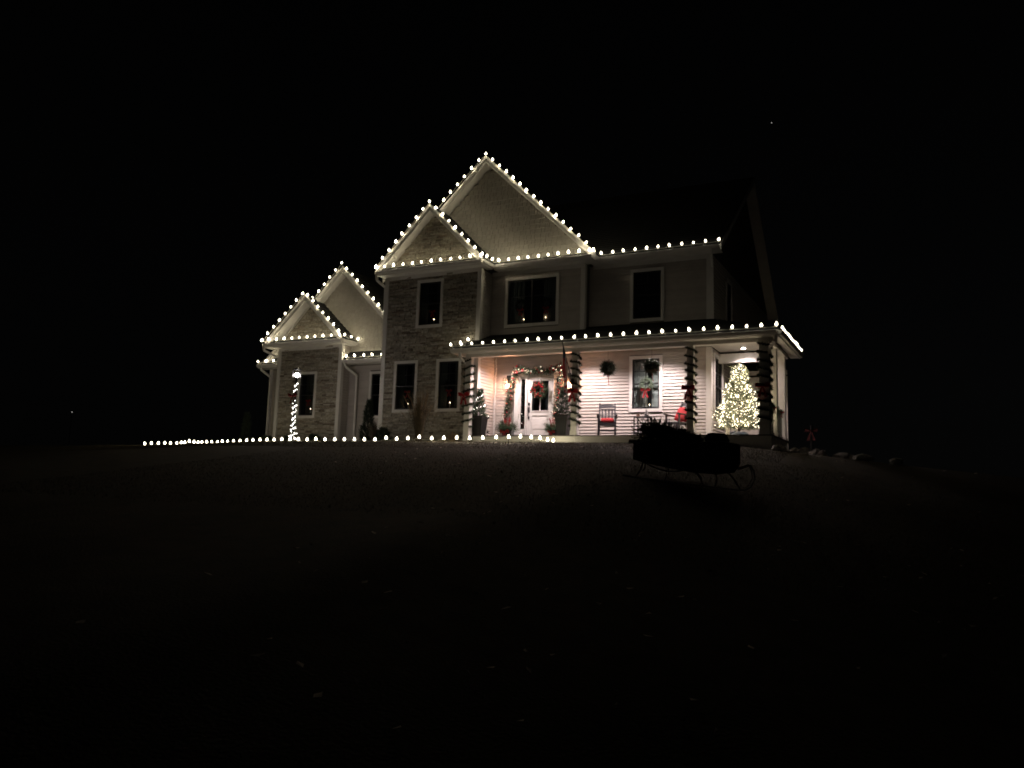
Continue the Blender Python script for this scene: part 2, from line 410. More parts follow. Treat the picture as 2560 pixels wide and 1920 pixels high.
# --- right section upstairs + porch wall
opsP = [(-8.33, -7.45, 1.0, 2.57), (-12.42, -10.66, FL, 2.16)]
opsU = [(-8.33, -7.42, 3.86, 5.38)]
w3 = backing('wall', FP, -9.85, -5.87, 2.9, 5.9, opsU, M_mortar)
siding(w3, FP, lambda z: (-9.84, -5.97), 3.62, 5.72, [(a - .095, b + .095, c - .095, d + .095) for a, b, c, d in opsU])
w4 = backing('wall', FP, -13.28, -5.87, -.3, 2.9, opsP, M_mortar)
siding(w4, FP, lambda z: (-13.22, -5.97), FL + .02, 2.86, [(-8.33 - .095, -7.45 + .095, 1.0 - .095, 2.57 + .095), (-12.52, -10.56, 0, 2.26)])
# --- return of the stone block facing the porch / upstairs
FT = wmap((-13.28, 0, 0), Vector((0, 1, 0)), Vector((1, 0, 0)))
w5 = backing('wall', FT, S + .002, WP, -.3, 5.9, [], M_mortar)
siding(w5, FT, lambda z: (S + .10, WP), FL + .02, 2.86, [])
siding(w5, FT, lambda z: (S + .10, GW), 3.3, 5.70, [])
# gable block side (faces right, upstairs)
FQ = wmap((-9.85, 0, 0), Vector((0, 1, 0)), Vector((1, 0, 0)))
w6 = backing('wall', FQ, GW + .002, WP, 3.2, 5.9, [], M_mortar)
# --- right end wall
FE = wmap((-5.87, 0, 0), Vector((0, 1, 0)), Vector((1, 0, 0)))
opsE = [(24.80, 25.85, .85, 2.60), (26.5, 27.2, 4.0, 5.4)]
w7 = backing('wall', FE, WP + .002, 34.0, -.4, 5.9, opsE, M_mortar, poly=[(WP, 5.9), (34.0, 5.9), (29.25, 9.5)])
siding(w7, FE, lambda z: (WP + .12, 29), FL + .02, 2.84, [(24.70, 25.95, .75, 2.70)])
siding(w7, FE, lambda z: (WP + .12, 34), 3.5, 5.8, [(26.4, 27.3, 3.9, 5.5)])
# back, left, rear
g = MB(); g.box(-17.12, -5.99, 33.9, 34.02, -.5, 5.9); g.box(-17.12, -17.0, S + .13, 33.9, -.5, 5.9); hpart('wall', g, M_side)
g = MB(); g.box(-17.0, -5.99, S + 1.0, 33.9, 3.0, 3.15); hpart('upper_floor', g, M_dark)
# --- garage wing
opsB = [(-22.0, -21.27, 1.0, 2.62)]
w8 = backing('wall', FB, -23.17, -20.03, -.6, 3.9, opsB, M_mortar, poly=[(-23.17, 3.9), (-20.03, 3.9), (-21.65, 5.42)])
stones(w8, FB, lambda z: (-23.05, -20.15), -.35, 3.72, [(a - .095, b + .095, c - .095, d + .095) for a, b, c, d in opsB])
stones(w8, FB, lambda z: (-23.1 + max(0, (z - 3.9)), -20.1 - max(0, (z - 3.9))), 4.06, 5.4, [])
FBs = wmap((-20.03, 0, 0), Vector((0, 1, 0)), Vector((1, 0, 0)))
w9 = backing('wall', FBs, 24.602, 25.1, -.6, 3.9, [], M_mortar)
siding(w9, FBs, lambda z: (24.72, 25.1), -.3, 3.75, [])
opsR = [(-18.92, -18.1, 1.0, 2.6)]
w10 = backing('wall', FR, -24.02, -17.13, -.6, 3.3, opsR, M_mortar, poly=[(-24.02, 3.3), (-17.13, 3.3), (-17.13, 3.75), (-20.32, 6.72), (-23.9, 3.3)])
siding(w10, FR, lambda z: (-24.0, -23.2), -.3, 2.95, [])
siding(w10, FR, lambda z: (-20.0, -17.13), -.3, 2.95, [(-19.02, -18.0, .9, 2.7)])
shingles(w10, FR, lambda z: (max(-20.0, -20.32 - (6.78 - z) / .97) if z < 3.9 else -20.32 - (6.78 - z) / .97, min(-17.13, -20.32 + (6.78 - z) / .97)), 3.50, 6.6)
g = MB(); g.box(-24.02, -23.9, 25.24, 33, -.6, 3.3); g.box(-24.0, -17.13, 33, 33.1, -.6, 3.3); hpart('wall', g, M_side)

# --- windows
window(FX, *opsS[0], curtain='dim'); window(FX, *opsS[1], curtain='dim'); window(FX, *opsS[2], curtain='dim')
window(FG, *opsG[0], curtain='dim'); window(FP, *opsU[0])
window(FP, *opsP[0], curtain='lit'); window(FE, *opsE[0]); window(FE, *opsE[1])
window(FB, *opsB[0]); window(FR, *opsR[0])

# --- corner boards, frieze boards
def trimbox(*a): g = MB(); g.box(*a); hpart('corner_board', g, M_trim)
def trimL(x0, x1, yf, yb, z0, z1, side=0):
    g = MB(); g.box(x0, x1, yf - .055, yf + .001, z0, z1)
    if side > 0: g.box(x1 - .002, x1 + .035, yf - .057, yf + .10, z0, z1 - .001)
    if side < 0: g.box(x0 - .035, x0 + .002, yf - .057, yf + .10, z0, z1 - .001)
    hpart('corner_board', g, M_trim)
trimL(-17.13, -17.0, S, 0, -.5, 5.72, -1); trimL(-13.39, -13.27, S, 0, 3.2, 5.72, 1); trimL(-13.39, -13.27, S, 0, -.3, 2.86, 1)
trimL(-9.97, -9.85, GW, 0, 3.42, 5.72, 1); trimL(-5.99, -5.87, WP, 0, 3.60, 5.74, 1); trimL(-6.0, -5.87, WP, 0, FL, 2.84, 1)
trimL(-23.18, -23.06, 24.6, 0, -.5, 3.74, -1); trimL(-20.15, -20.03, 24.6, 0, -.5, 3.74, 1); trimL(-24.03, -23.93, 25.1, 0, -.5, 2.98, -1)
g = MB(); g.box(-13.235, -13.19, WP - .05, WP, FL, 2.84); hpart('corner_board', g, M_trim)

# --- roofs
def slope_roof(name, p0, p1, up, thick=.05, rows=None, parent=house):
    """p0->p1 eave edge, 'up' vector to the ridge; shingle courses stepped"""
    p0 = Vector(p0); p1 = Vector(p1); up = Vector(up); L = up.length; n = rows or max(1, int(L / .19)); nn = (p1 - p0).cross(up).normalized()
    if nn.z < 0: nn = -nn
    g = MB()
    for i in range(n):
        a = up * (i / n); b = up * ((i + 1) / n); t = .022
        g.prism(None, [p0 + a, p1 + a, p1 + b, p0 + b], [p0 + a + nn * (thick + t), p1 + a + nn * (thick + t), p1 + b + nn * thick, p0 + b + nn * thick])
    return hpart(name, g, M_roof)
def gable_roof(cx, half, zE, pitch, y0, y1, ov=.40, left=True, right=True, clipL=None):
    """ridge along y. zE/half at the outer rake end."""
    for sgn in (-1, 1):
        xo = cx + sgn * half; zt = zE + pitch * half
        hl = half
        if sgn > 0 and clipL is not None:
            xo = clipL; zlow = zt - pitch * (xo - cx)
        else: zlow = zE
        slope_roof('roof', (xo, y0, zlow), (xo, y1, zlow), (cx - xo, 0, zt - zlow), .03)
        n = Vector((pitch * sgn, 0, 1)).normalized()
        # underside deck
        g = MB(); a = Vector((xo, y0, zlow)); b = Vector((cx, y0, zt)); dn = Vector((0, 0, -.12))
        a2 = Vector((xo, y1, zlow)); b2 = Vector((cx, y1, zt))
        g.prism(None, [a - n * .002, b - n * .002, b + dn, a + dn], [a2 - n * .002, b2 - n * .002, b2 + dn, a2 + dn]); hpart('soffit', g, M_trim)
        # rake board with a drip edge step
        g = MB(); f0 = y0 - .03
        q = [a + Vector((0, 0, .02)), b + Vector((0, 0, .02)), b + Vector((0, 0, -.20)), a + Vector((0, 0, -.20))]
        g.prism(None, [Vector((p.x, f0, p.z)) for p in q], [Vector((p.x, y0 + .002, p.z)) for p in q])
        q = [a + Vector((0, 0, .05)), b + Vector((0, 0, .05)), b + Vector((0, 0, -.04)), a + Vector((0, 0, -.04))]
        g.prism(None, [Vector((p.x, f0 - .03, p.z)) for p in q], [Vector((p.x, f0 + .002, p.z)) for p in q])
        hpart('rake_board', g, M_trim)
def skirt(x0, x1, yf, yw, z0, z1, fa, fb, drop=.16):
    """little roof strip along an eave: shingles, gutter, fascia, soffit, frieze"""
    slope_roof('roof', (x0, yf, z0), (x1, yf, z0), (0, yw - yf, z1 - z0), .02, rows=max(2, int((yw - yf) / .19)))
    gutter((x0, yf, z0), (x1, yf, z0), NF)
    g = MB(); g.box(x0, x1, yf, yf + .03, z0 - drop, z0 - .002); g.box(x0, x1, yf + .03, yw - .001, z0 - drop, z0 - drop + .02); hpart('soffit', g, M_trim)
    g = MB(); g.box(fa, fb, yw - .045, yw - .002, z0 - drop - .13, z0 - drop - .001); hpart('frieze_board', g, M_trim)
def gutter(p, q, n):
    p = Vector(p); q = Vector(q); n = Vector(n); g = MB()
    prof = [(.0, -.02), (.105, -.02), (.115, -.035), (.10, -.045), (.10, -.07), (.07, -.125), (0, -.125)]
    g.prism(None, [p + n * d + Vector((0, 0, z)) for d, z in prof], [q + n * d + Vector((0, 0, z)) for d, z in prof])
    return hpart('gutter', g, M_trim)
def downspout(pts):
    g = MB()
    for a, b in zip(pts, pts[1:]): g.beam(a, b, .075, .055, up=(0, 1, .01))
    return hpart('downspout', g, M_trim)
# stone gable
gable_roof(-15.16, 2.12, 5.93, .99, 22.88, 28, )
skirt(-17.30, -13.02, 22.88, S, 5.90, 6.06, -17.12, -13.28)
gutter((-13.04, 22.88, 5.9), (-13.04, 23.62, 5.9), (1, 0, 0)); g = MB(); g.box(-13.26, -13.04, 23.285, 23.64, 5.743, 5.9); hpart('soffit', g, M_trim)
g = MB(); g.box(-17.28, -17.135, 23.285, 26, 5.743, 5.9); hpart('soffit', g, M_trim); gutter((-17.28, 26, 5.9), (-17.28, 22.88, 5.9), (-1, 0, 0))
# big gable
gable_roof(-13.45, 4.13, 5.87, GP, 23.65, 29.3)
skirt(-13.02, -9.45, 23.65, GW, 5.90, 6.06, -13.25, -9.86)
gutter((-9.47, 23.65, 5.9), (-9.47, 24.02, 5.9), (1, 0, 0)); g = MB(); g.box(-9.84, -9.703, 24.055, 24.2, 5.743, 5.9); hpart('soffit', g, M_trim)
# main roof, ridge along x
slope_roof('roof', (-17.1, 24.05, 5.9), (-5.5, 24.05, 5.9), (0, 5.4, 4.05), .05); slope_roof('roof', (-5.5, 34.3, 5.8), (-17.1, 34.3, 5.8), (0, -4.85, 4.15), .05)
gutter((-9.35, 24.05, 5.9), (-5.5, 24.05, 5.9), NF)
g = MB(); g.box(-9.7, -5.5, 24.05, 24.08, 5.74, 5.9); g.box(-9.7, -5.5, 24.08, WP - .001, 5.74, 5.76); hpart('soffit', g, M_trim)
g = MB(); g.box(-9.7, -5.99, WP - .045, WP - .002, 5.61, 5.739); hpart('frieze_board', g, M_trim)
for (ya, za, yb, zb) in ((24.05, 5.9, 29.45, 9.95), (34.3, 5.8, 29.45, 9.95)):
    g = MB(); dn = Vector((0, 0, -.14)); a = Vector((-5.87, ya, za)); b = Vector((-5.87, yb, zb)); e = Vector((.37, 0, 0))
    g.prism(None, [a, b, b + dn, a + dn], [a + e, b + e, b + e + dn, a + e + dn]); hpart('soffit', g, M_trim)
    g = MB(); q = [a + e, b + e, b + e + Vector((0, 0, -.2)), a + e + Vector((0, 0, -.2))]; g.prism(None, q, [p + Vector((.03, 0, 0)) for p in q]); hpart('rake_board', g, M_trim)
# garage bump
gable_roof(-21.67, 1.93, 3.88, .93, 24.2, 27.5)
skirt(-23.66, -19.76, 24.2, 24.6, 3.88, 4.04, -23.17, -20.04)
g = MB(); g.box(-20.02, -19.76, 24.605, 25.09, 3.723, 3.87); hpart('soffit', g, M_trim); gutter((-19.76, 24.2, 3.88), (-19.76, 25.08, 3.88), (1, 0, 0))
g = MB(); g.box(-23.66, -23.225, 24.605, 25.09, 3.723, 3.87); hpart('soffit', g, M_trim); gutter((-23.66, 25.08, 3.88), (-23.66, 24.2, 3.88), (-1, 0, 0))
# garage rear gable, main garage roof and pent roof
gable_roof(-20.32, 3.75, 3.17, .97, 24.70, 29.0, clipL=-17.14)
slope_roof('roof', (-24.35, 24.65, 3.14), (-23.2, 24.65, 3.14), (0, 4.3, 3.2), .03)
slope_roof('roof', (-20.0, 24.65, 3.14), (-17.14, 24.65, 3.14), (0, .45, .36), .02, rows=2)
slope_roof('roof', (-24.35, 33.4, 3.14), (-17.14, 33.4, 3.14), (0, -4.5, 3.2), .03)
g = MB(); g.box(-24.35, -23.17, 24.65, 25.1, 2.98, 3.13); hpart('soffit', g, M_trim); gutter((-24.35, 24.65, 3.14), (-23.2, 24.65, 3.14), NF)
g = MB(); g.box(-20.0, -17.14, 24.65, 25.099, 2.98, 3.13); hpart('soffit', g, M_trim); gutter((-20.0, 24.65, 3.14), (-17.14, 24.65, 3.14), NF)
# downspouts
downspout([(-19.85, 24.58, 3.02), (-19.85, 24.60, 2.86), (-19.55, 24.95, 2.55), (-19.55, 25.0, -.3)])
downspout([(-24.1, 24.56, 3.02), (-24.1, 24.58, 2.9), (-23.95, 24.98, 2.65), (-23.95, 24.98, -.3)])
downspout([(-23.6, 24.12, 3.75), (-23.6, 24.14, 3.6), (-23.27, 24.55, 3.38)])
downspout([(-17.35, 22.95, 5.78), (-17.35, 22.97, 5.6), (-17.2, 23.3, 5.4), (-17.2, 23.36, 3)])
downspout([(-5.75, 24.0, 5.78), (-5.75, 24.02, 5.6), (-5.80, 24.36, 5.3), (-5.80, 24.38, 3.66)])
downspout([(-13.28, 22.1, 2.66), (-13.28, 22.12, 2.52), (-13.42, 22.95, 2.3), (-13.42, 23.2, 2.2), (-13.42, 23.2, -.2)])
downspout([(-3.62, 22.2, 2.66), (-3.62, 22.25, 2.50), (-3.80, 22.42, 2.38), (-3.82, 22.45, 2.2)])

# --- porch
PE, PX0, PX1, PZ, PS = 22.15, -13.62, -3.54, 2.80, .385
slope_roof('porch_roof', (PX0, PE, PZ), (PX1, PE, PZ), (0, .19 * 1, PS * .19), .03, rows=1)
def hip(i0, i1, side):
    g = MB(); n = 13
    for i in range(n):
        a = i / n; b = (i + 1) / n; D = 2.31; t = .02
        if side == 'front':
            P = lambda k, off: [Vector((PX0, PE + D * k, PZ + PS * D * k + off)), Vector((PX1 - D * k, PE + D * k, PZ + PS * D * k + off))]
        else:
            P = lambda k, off: [Vector((PX1 - D * k, PE + D * k, PZ + PS * D * k + off)), Vector((PX1 - D * k, 26.2, PZ + PS * D * k + off))]
        A0, A1 = P(a, 0); B0, B1 = P(b, 0); C0, C1 = P(a, .03 + t); D0, D1 = P(b, .03)
        g.prism(None, [A0, A1, B1, B0], [C0, C1, D1, D0])
    hpart('porch_roof', g, M_roof)
bpy.data.objects.remove(bpy.data.objects['porch_roof'])
hip(0, 1, 'front'); hip(0, 1, 'side')
gutter((PX0, PE, PZ), (PX1 - .0, PE, PZ), NF); gutter((PX1, PE, PZ), (PX1, 26.2, PZ), (1, 0, 0))
g = MB(); g.box(PX0, PX1, PE, PE + .03, PZ - .15, PZ - .002); g.box(PX1 - .03, PX1, PE + .03, 26.2, PZ - .15, PZ - .002); g.box(PX0, PX0 + .03, PE + .03, S, PZ - .15, PZ + .1); hpart('fascia', g, M_trim)
g = MB(); g.box(PX0 + .03, PX1 - .03, PE + .03, PF + .02, PZ - .13, PZ - .11); g.box(-3.82, PX1 - .03, PF + .02, 26.2, PZ - .13, PZ - .11)
g.box(PX0 + .03, -13.3, PF + .02, S - .06, PZ - .13, PZ - .11); hpart('soffit', g, M_trim)
g = MB(); g.box(-13.3, -3.80, PF + .02, PF + .22, 2.56, PZ - .02); hpart('porch_beam', g, M_trim)
g = MB(); g.box(-4.0, -3.80, PF + .221, 25.6, 2.56, PZ - .02); g.box(-5.86, -4.0, 25.4, 25.6, 2.5, PZ - .02); hpart('porch_beam', g, M_trim)
# ceiling boards
cg = 0
for i in range(12):
    y0 = PF + .222 + i * .143; y1 = y0 + .140
    g = MB(); g.box(-13.24, -5.60, y0, min(y1, WP - .03), 2.86, 2.88); hpart('ceiling_board', g, M_ceil)
for i in range(20):
    y0 = PF + .222 + i * .143; y1 = y0 + .140
    g = MB(); g.box(-5.597 if y0 < WP - .2 else -5.84, -4.002, y0, y1, 2.86, 2.88); hpart('ceiling_board', g, M_ceil)
g = MB(); g.box(-13.26, -5.86, PF + .1, WP, 2.885, 2.90); g.box(-5.86, -3.9, PF + .1, 25.6, 2.885, 2.90); hpart('ceiling_deck', g, M_dark)
# floor
for i in range(18):
    y0 = PF - .04 + i * .14
    if y0 > 25.3: break
    x1 = -3.76; x0 = -12.95 if y0 < S else -13.25
    if y0 > WP - .02: x0 = -5.84
    g = MB(); g.box(x0, x1, y0, y0 + .135, FL - .03, FL); hpart('floor_board', g, M_deck)
for i in range(3):
    y0 = PF - .04 + (18 + i) * .14
    g = MB(); g.box(-5.84, -3.76, y0, y0 + .135, FL - .03, FL); hpart('floor_board', g, M_deck)
g = MB(); g.box(-12.93, -3.80, PF, PF + .04, -.7, FL - .031); g.box(-3.84, -3.80, PF + .04, 25.3, -.9, FL - .031); g.box(-12.93, -12.89, PF + .04, S, -.7, FL - .031); hpart('porch_skirt', g, M_trim)
g = MB(); g.box(-13.2, -3.84, PF + .04, WP, -.05, FL - .032); g.box(-5.84, -3.84, WP, 25.3, -.05, FL - .032); hpart('porch_floor_frame', g, M_dark)
# posts
POSTS = [(-13.2, 22.62, .20), (-9.50, 22.62, .19), (-5.99, 22.62, .19), (-3.97, 22.62, .26)]
for (x, y, w) in POSTS + [(-3.93, 23.75, .19), (-3.93, 25.2, .20)]:
    z0 = FL if x > -13 else -.35
    g = MB(); h = w / 2; g.box(x - h, x + h, y - h, y + h, z0, 2.56)
    g.box(x - h - .015, x + h + .015, y - h - .015, y + h + .015, z0 + .001, z0 + .14 if x > -13 else z0 + .2)
    hpart('porch_post', g, M_trim)
# railings on the right side
for (ya, yb) in ((22.76, 23.64), (23.86, 25.09)):
    rl = MB(); rl.box(-3.96, -3.90, ya, yb, .86, .90); rl.box(-3.955, -3.905, ya, yb, .12, .16)
    rr_ = hpart('railing', rl, M_blackm)
    n = int((yb - ya) / .105)
    for i in range(n):
        y = ya + (i + .5) * (yb - ya) / n; g = MB(); g.box(-3.94, -3.92, y - .01, y + .01, .16, .86); obj('baluster', g, M_blackm, rr_)
# rear wall beyond the porch
g = MB(); g.box(-5.85, -4.05, 27.0, 27.1, -.6, 2.25); g.box(-5.85, -4.05, 26.99, 27.0, 2.3, 2.45); hpart('rear_screen', g, M_side)
# recessed ceiling lights
CANS = [(-12.15, 23.4), (-9.75, 23.4), (-7.35, 23.4), (-5.0, 24.95)]
for (x, y) in CANS:
    g = MB(); g.lathe((x, y, 2.84), [(.055, .002), (.085, -.004), (.09, .01), (.09, .018)], 16); c = hpart('ceiling_light', g, M_trim)
    g = MB(); g.lathe((x, y, 2.825), [(.0, 0), (.06, .001), (.055, .004)], 12); obj('lens', g, E_can, c)
    L = bpy.data.lights.new('recessed_light', 'SPOT'); L.energy = 400 if x < -5.1 else 230; L.color = (1, .82, .80); L.spot_size = R(142); L.spot_blend = .8; L.shadow_soft_size = .03
    lo = bpy.data.objects.new('recessed_light', L); COL.objects.link(lo); lo.location = (x, y, 2.80)

# --- front door
g = MB()
for a in ((-12.46, -12.36, FL, 2.16), (-10.70, -10.60, FL, 2.16), (-12.46, -10.60, 2.16, 2.29), (-12.36, -12.28, FL, 2.16), (-12.02, -11.965, FL, 2.16), (-11.055, -11.0, FL, 2.16), (-10.80, -10.70, FL, 2.16)):
    g.box(a[0], a[1], WP - .06, WP + .02, a[2], a[3])
hpart('door_frame', g, M_trim)
def sidelight(x0, x1):
    g = MB(); y = WP - .02
    g.box(x0, x0 + .05, y, y + .04, FL + .03, 2.16); g.box(x1 - .05, x1, y, y + .04, FL + .03, 2.16); g.box(x0 + .05, x1 - .05, y, y + .04, FL + .03, .40); g.box(x0 + .05, x1 - .05, y, y + .04, 2.08, 2.16)
    g.box(x0 + .07, x1 - .07, y - .012, y, FL + .10, .34)
    s = hpart('sidelight', g, M_trim); g = MB(); g.box(x0 + .05, x1 - .05, y + .015, y + .02, .40, 2.08); obj('pane', g, M_glass, s)
sidelight(-12.28, -12.02); sidelight(-11.0, -10.80)
g = MB(); y = WP - .03; dx0, dx1, dz0, dz1 = -11.96, -11.06, FL + .05, 2.15
g.box(dx0, dx0 + .15, y, y + .045, dz0, dz1); g.box(dx1 - .15, dx1, y, y + .045, dz0, dz1); g.box(dx0 + .15, dx1 - .15, y, y + .045, 2.0, dz1)
g.box(dx0 + .15, dx1 - .15, y, y + .045, .84, .99); g.box(dx0 + .15, dx1 - .15, y, y + .045, dz0, .36); g.box(dx0 + .15, dx1 - .15, y + .02, y + .045, .36, .84)
g.box(dx0 + .18, dx1 - .18, y + .008, y + .021, .40, .80); g.box(dx0 + .13, dx1 - .13, y - .02, y, .975, 1.0)
door = hpart('front_door', g, M_trim)
g = MB(); g.box(dx0 + .15, dx1 - .15, y + .02, y + .025, .99, 2.0); obj('pane', g, M_glass, door)
g = MB(); g.box((dx0 + dx1) / 2 - .014, (dx0 + dx1) / 2 + .014, y + .002, y + .019, .99, 2.0); obj('muntin', g, M_trim, door)
g = MB(); g.box(-11.935, -11.875, y - .03, y, 1.18, 1.27); g.box(-11.935, -11.875, y - .025, y, .94, 1.12); g.box(-11.93, -11.88, y - .025, y, .72, .82); g.tube([(-11.905, y - .02, 1.08), (-11.905, y - .07, 1.04), (-11.905, y - .07, .84), (-11.905, y - .02, .76)], .012, 6)
obj('handle', g, M_blackm, door)
g = MB(); g.box(-12.42, -10.66, WP - .12, WP + .1, FL + .002, FL + .035); hpart('threshold', g, M_blackm)
g = MB(); g.poly([(-12.6, WP + .6, 0), (-10.5, WP + .6, 0), (-10.5, WP + .6, 2.4), (-12.6, WP + .6, 2.4), (-12.6, WP + .13, 0), (-10.5, WP + .13, 0), (-10.5, WP + .13, 2.4), (-12.6, WP + .13, 2.4)], [(0, 1, 2, 3), (0, 4, 5, 1), (1, 5, 6, 2), (2, 6, 7, 3), (3, 7, 4, 0)])
hpart('dark_hall_backing', g, M_dark)  # backing box behind the door panes, hall darkness in its colour
flush_pieces()

# ------------------------------------------------------------------ light strings
gb = MB(); gb.lathe((0, 0, 0), [(.014, .0), (.031, .014), (.037, .034), (.029, .060), (.012, .088), (.002, .102)], 8)
BULB = mesh_of(gb, 'bulb', E_c9); BULBD = mesh_of(gb, 'bulb', E_c9d)
def light_string(pts, label, n=None, sp=.3735, lift=.02, sag=.012, cordm=None, name='light_string', group='warm white light strings on the house', skip=(), bulb=None, bs=1.0):
    pts = [Vector(p) for p in pts]
    L = [0]
    for a, b in zip(pts, pts[1:]): L.append(L[-1] + (b - a).length)
    T = L[-1]; n = n or int(round(T / sp)) + 1; st = T / max(1, n - 1)
    def at(t):
        for i in range(len(L) - 1):
            if t <= L[i + 1] + 1e-6:
                k = (t - L[i]) / max(1e-9, L[i + 1] - L[i]); return pts[i].lerp(pts[i + 1], k)
        return pts[-1].copy()
    th = thing(name, pts[0], label, 'string lights', group)
    path = []; bl = []
    for i in range(n):
        p = at(i * st) + Vector((0, 0, lift)); bl.append(p)
        path.append(p)
        if i < n - 1:
            q = at((i + .5) * st) + Vector((0, 0, lift - sag * rng.uniform(.3, 1.6))); path.append(q)
    g = MB(); g.tube(path, .009, 5)
    for p in bl: g.tube([p + Vector((0, 0, -.01)), p + Vector((0, 0, .03))], .013, 6)
    obj('cord', g, cordm or M_wcord, th)
    for i, p in enumerate(bl):
        if i in skip: continue
        o = bpy.data.objects.new('bulb', bulb or BULB); COL.objects.link(o); o.parent = th; o.location = p + Vector((0, 0, .025)) - pts[0]
        o.rotation_euler = (rng.uniform(-.35, .35), rng.uniform(-.35, .35), rng.uniform(0, 3)); s = bs * rng.uniform(.84, 1.12); p = p + Vector((rng.uniform(-.03, .03), 0, rng.uniform(-.012, .012))); o.scale = (s, s, s)
        if i % 2 == 0 and bulb is None: glow(p + Vector((0, 0, .07)), 2.6, C_C9, .03)
    return th
G_ = 'warm white bulbs along the roof edges'
ey = PE - .12
light_string([(-13.58, ey, PZ + .03), (-3.56, ey, PZ + .03)], 'long row of warm bulbs on the front gutter of the porch roof', n=27, group=G_, bulb=BULBD)
light_string([(-3.48, 22.45, PZ + .03), (-3.48, 26.1, PZ + .03)], 'short row of bulbs running back along the right side of the porch roof', n=12, group=G_, bulb=BULBD, bs=.8)
light_string([(-13.60, 22.65, PZ + .21), (-13.60, 23.15, PZ + .40)], 'two bulbs on the left end of the porch roof against the stone', n=2, group=G_)
light_string([(-17.28, 22.77, 5.93), (-13.05, 22.77, 5.93)], 'row of bulbs on the gutter under the stone gable', n=12, group=G_)
light_string([(-17.28, 22.78, 5.98), (-15.16, 22.78, 8.07), (-13.0, 22.78, 5.96)], 'bulbs outlining both rakes of the stone gable', sp=.375, group=G_)
light_string([(-12.92, 22.95, 5.93), (-12.90, 23.54, 5.93), (-9.5, 23.53, 5.93)], 'row of bulbs on the gutter under the tall shingled gable', n=12, group=G_)
light_string([(-15.62, 23.54, 7.85), (-13.45, 23.54, 9.82), (-9.36, 23.54, 5.95)], 'bulbs outlining the rakes of the tallest gable', sp=.375, group=G_)
light_string([(-9.42, 23.72, 5.93), (-9.36, 24.0, 5.93), (-5.52, 23.93, 5.93)], 'row of bulbs on the upper right gutter above the dark window', n=12, group=G_, bulb=BULBD)
light_string([(-23.72, 24.08, 3.92), (-19.8, 24.08, 3.92)], 'row of bulbs on the gutter under the small garage gable', n=11, group=G_)
light_string([(-23.68, 24.10, 3.93), (-21.67, 24.10, 5.76), (-19.72, 24.10, 3.95), (-19.66, 25.02, 3.92)], 'bulbs outlining the small stone gable of the garage', sp=.38, group=G_)
light_string([(-22.20, 24.60, 5.06), (-20.32, 24.60, 6.90), (-17.37, 24.60, 4.02)], 'bulbs outlining the shingled gable behind the small garage gable', sp=.375, group=G_)
light_string([(-19.80, 24.56, 3.17), (-18.15, 24.56, 3.17)], 'five bulbs on the low pent roof beside the stone wall', n=5, group=G_)
light_string([(-24.32, 24.60, 3.17), (-23.5, 24.60, 3.17)], 'three bulbs on the low gutter at the far left of the house', n=3, group=G_)

# stake lights along the front bed, each bulb at the bearing it has in the photograph
SB = []
for x, y in zip([135,238,342,442,530,625,695,750,820,890,950,1012,1085,1163,1248,1325,1410,1500,1597,1695,1795,1903,2008,2120],
                [288,282,280,278,282,282,272,268,250,260,270,268,262,265,268,252,260,262,260,238,235,238,240,238]): SB.append((340 + x / 6.144, 1060 + y / 6.144))
for x, y in ((358,1525),(470,1525),(588,1525),(706,1530),(828,1520),(955,1530),(1090,1532)): SB.append((640 + x / 5.529, 820 + y / 5.529))
for x, y in ((195,1440),(425,1450),(655,1450),(900,1440)): SB.append((840 + x / 9.217, 940 + y / 9.217))
for x, y in ((138,1285),(283,1298),(438,1290),(597,1272),(766,1290),(937,1285),(1112,1280),(1296,1288),(1480,1282),(1660,1275),(1836,1270)): SB.append((940 + x / 5.53, 860 + y / 5.53))
for x, y in ((668,1518),(850,1530),(1000,1545),(1122,1570),(1218,1585)): SB.append((1200 + x / 6.637, 860 + y / 6.637))
KY = [(300, 21.6), (430, 21.6), (520, 21.5), (600, 21.3), (690, 21.1), (900, 20.9), (1290, 20.8), (1330, 21.1), (1352, 21.5), (1372, 21.8), (1390, 22.1)]
def stake_y(px): return float(np.interp(px, [k[0] for k in KY], [k[1] for k in KY]))
th = thing('stake_light_string', (-14, 20.9, gz(-14, 20.9)), 'row of warm bulbs on little stakes along the edge of the front lawn', 'string lights')
cp = []; stk = []
for (px, py) in SB:
    p = aty(px, py + 2, stake_y(px)); zg = gz(p.x, p.y)
    p.z = max(p.z, zg + .05); stk.append((p, zg))
for i, (p, zg) in enumerate(stk):
    cp.append(p + Vector((0, 0, -.045)))
    if i < len(stk) - 1:
        q = (p + stk[i + 1][0]) / 2; q.z = max(gz(q.x, q.y) + .012, q.z - .075); cp.append(q)
g = MB(); g.tube(cp, .005, 5); obj('cord', g, M_wcord, th)
for (p, zg) in stk:
    o = bpy.data.objects.new('bulb', BULB); COL.objects.link(o); o.parent = th; o.location = p - Vector((0, 0, .045)) - WO[th.name]; o.rotation_euler = (rng.uniform(-.15, .15), rng.uniform(-.15, .15), 0); o.scale = (1.05,) * 3
    if int(p.x * 100) % 2 == 0: glow(p, 3.3, C_C9, .03)
    g = MB(); g.tube([(p.x, p.y, zg - .08), (p.x, p.y, p.z - .045)], .011, 5); obj('stake', g, M_blackm, th)

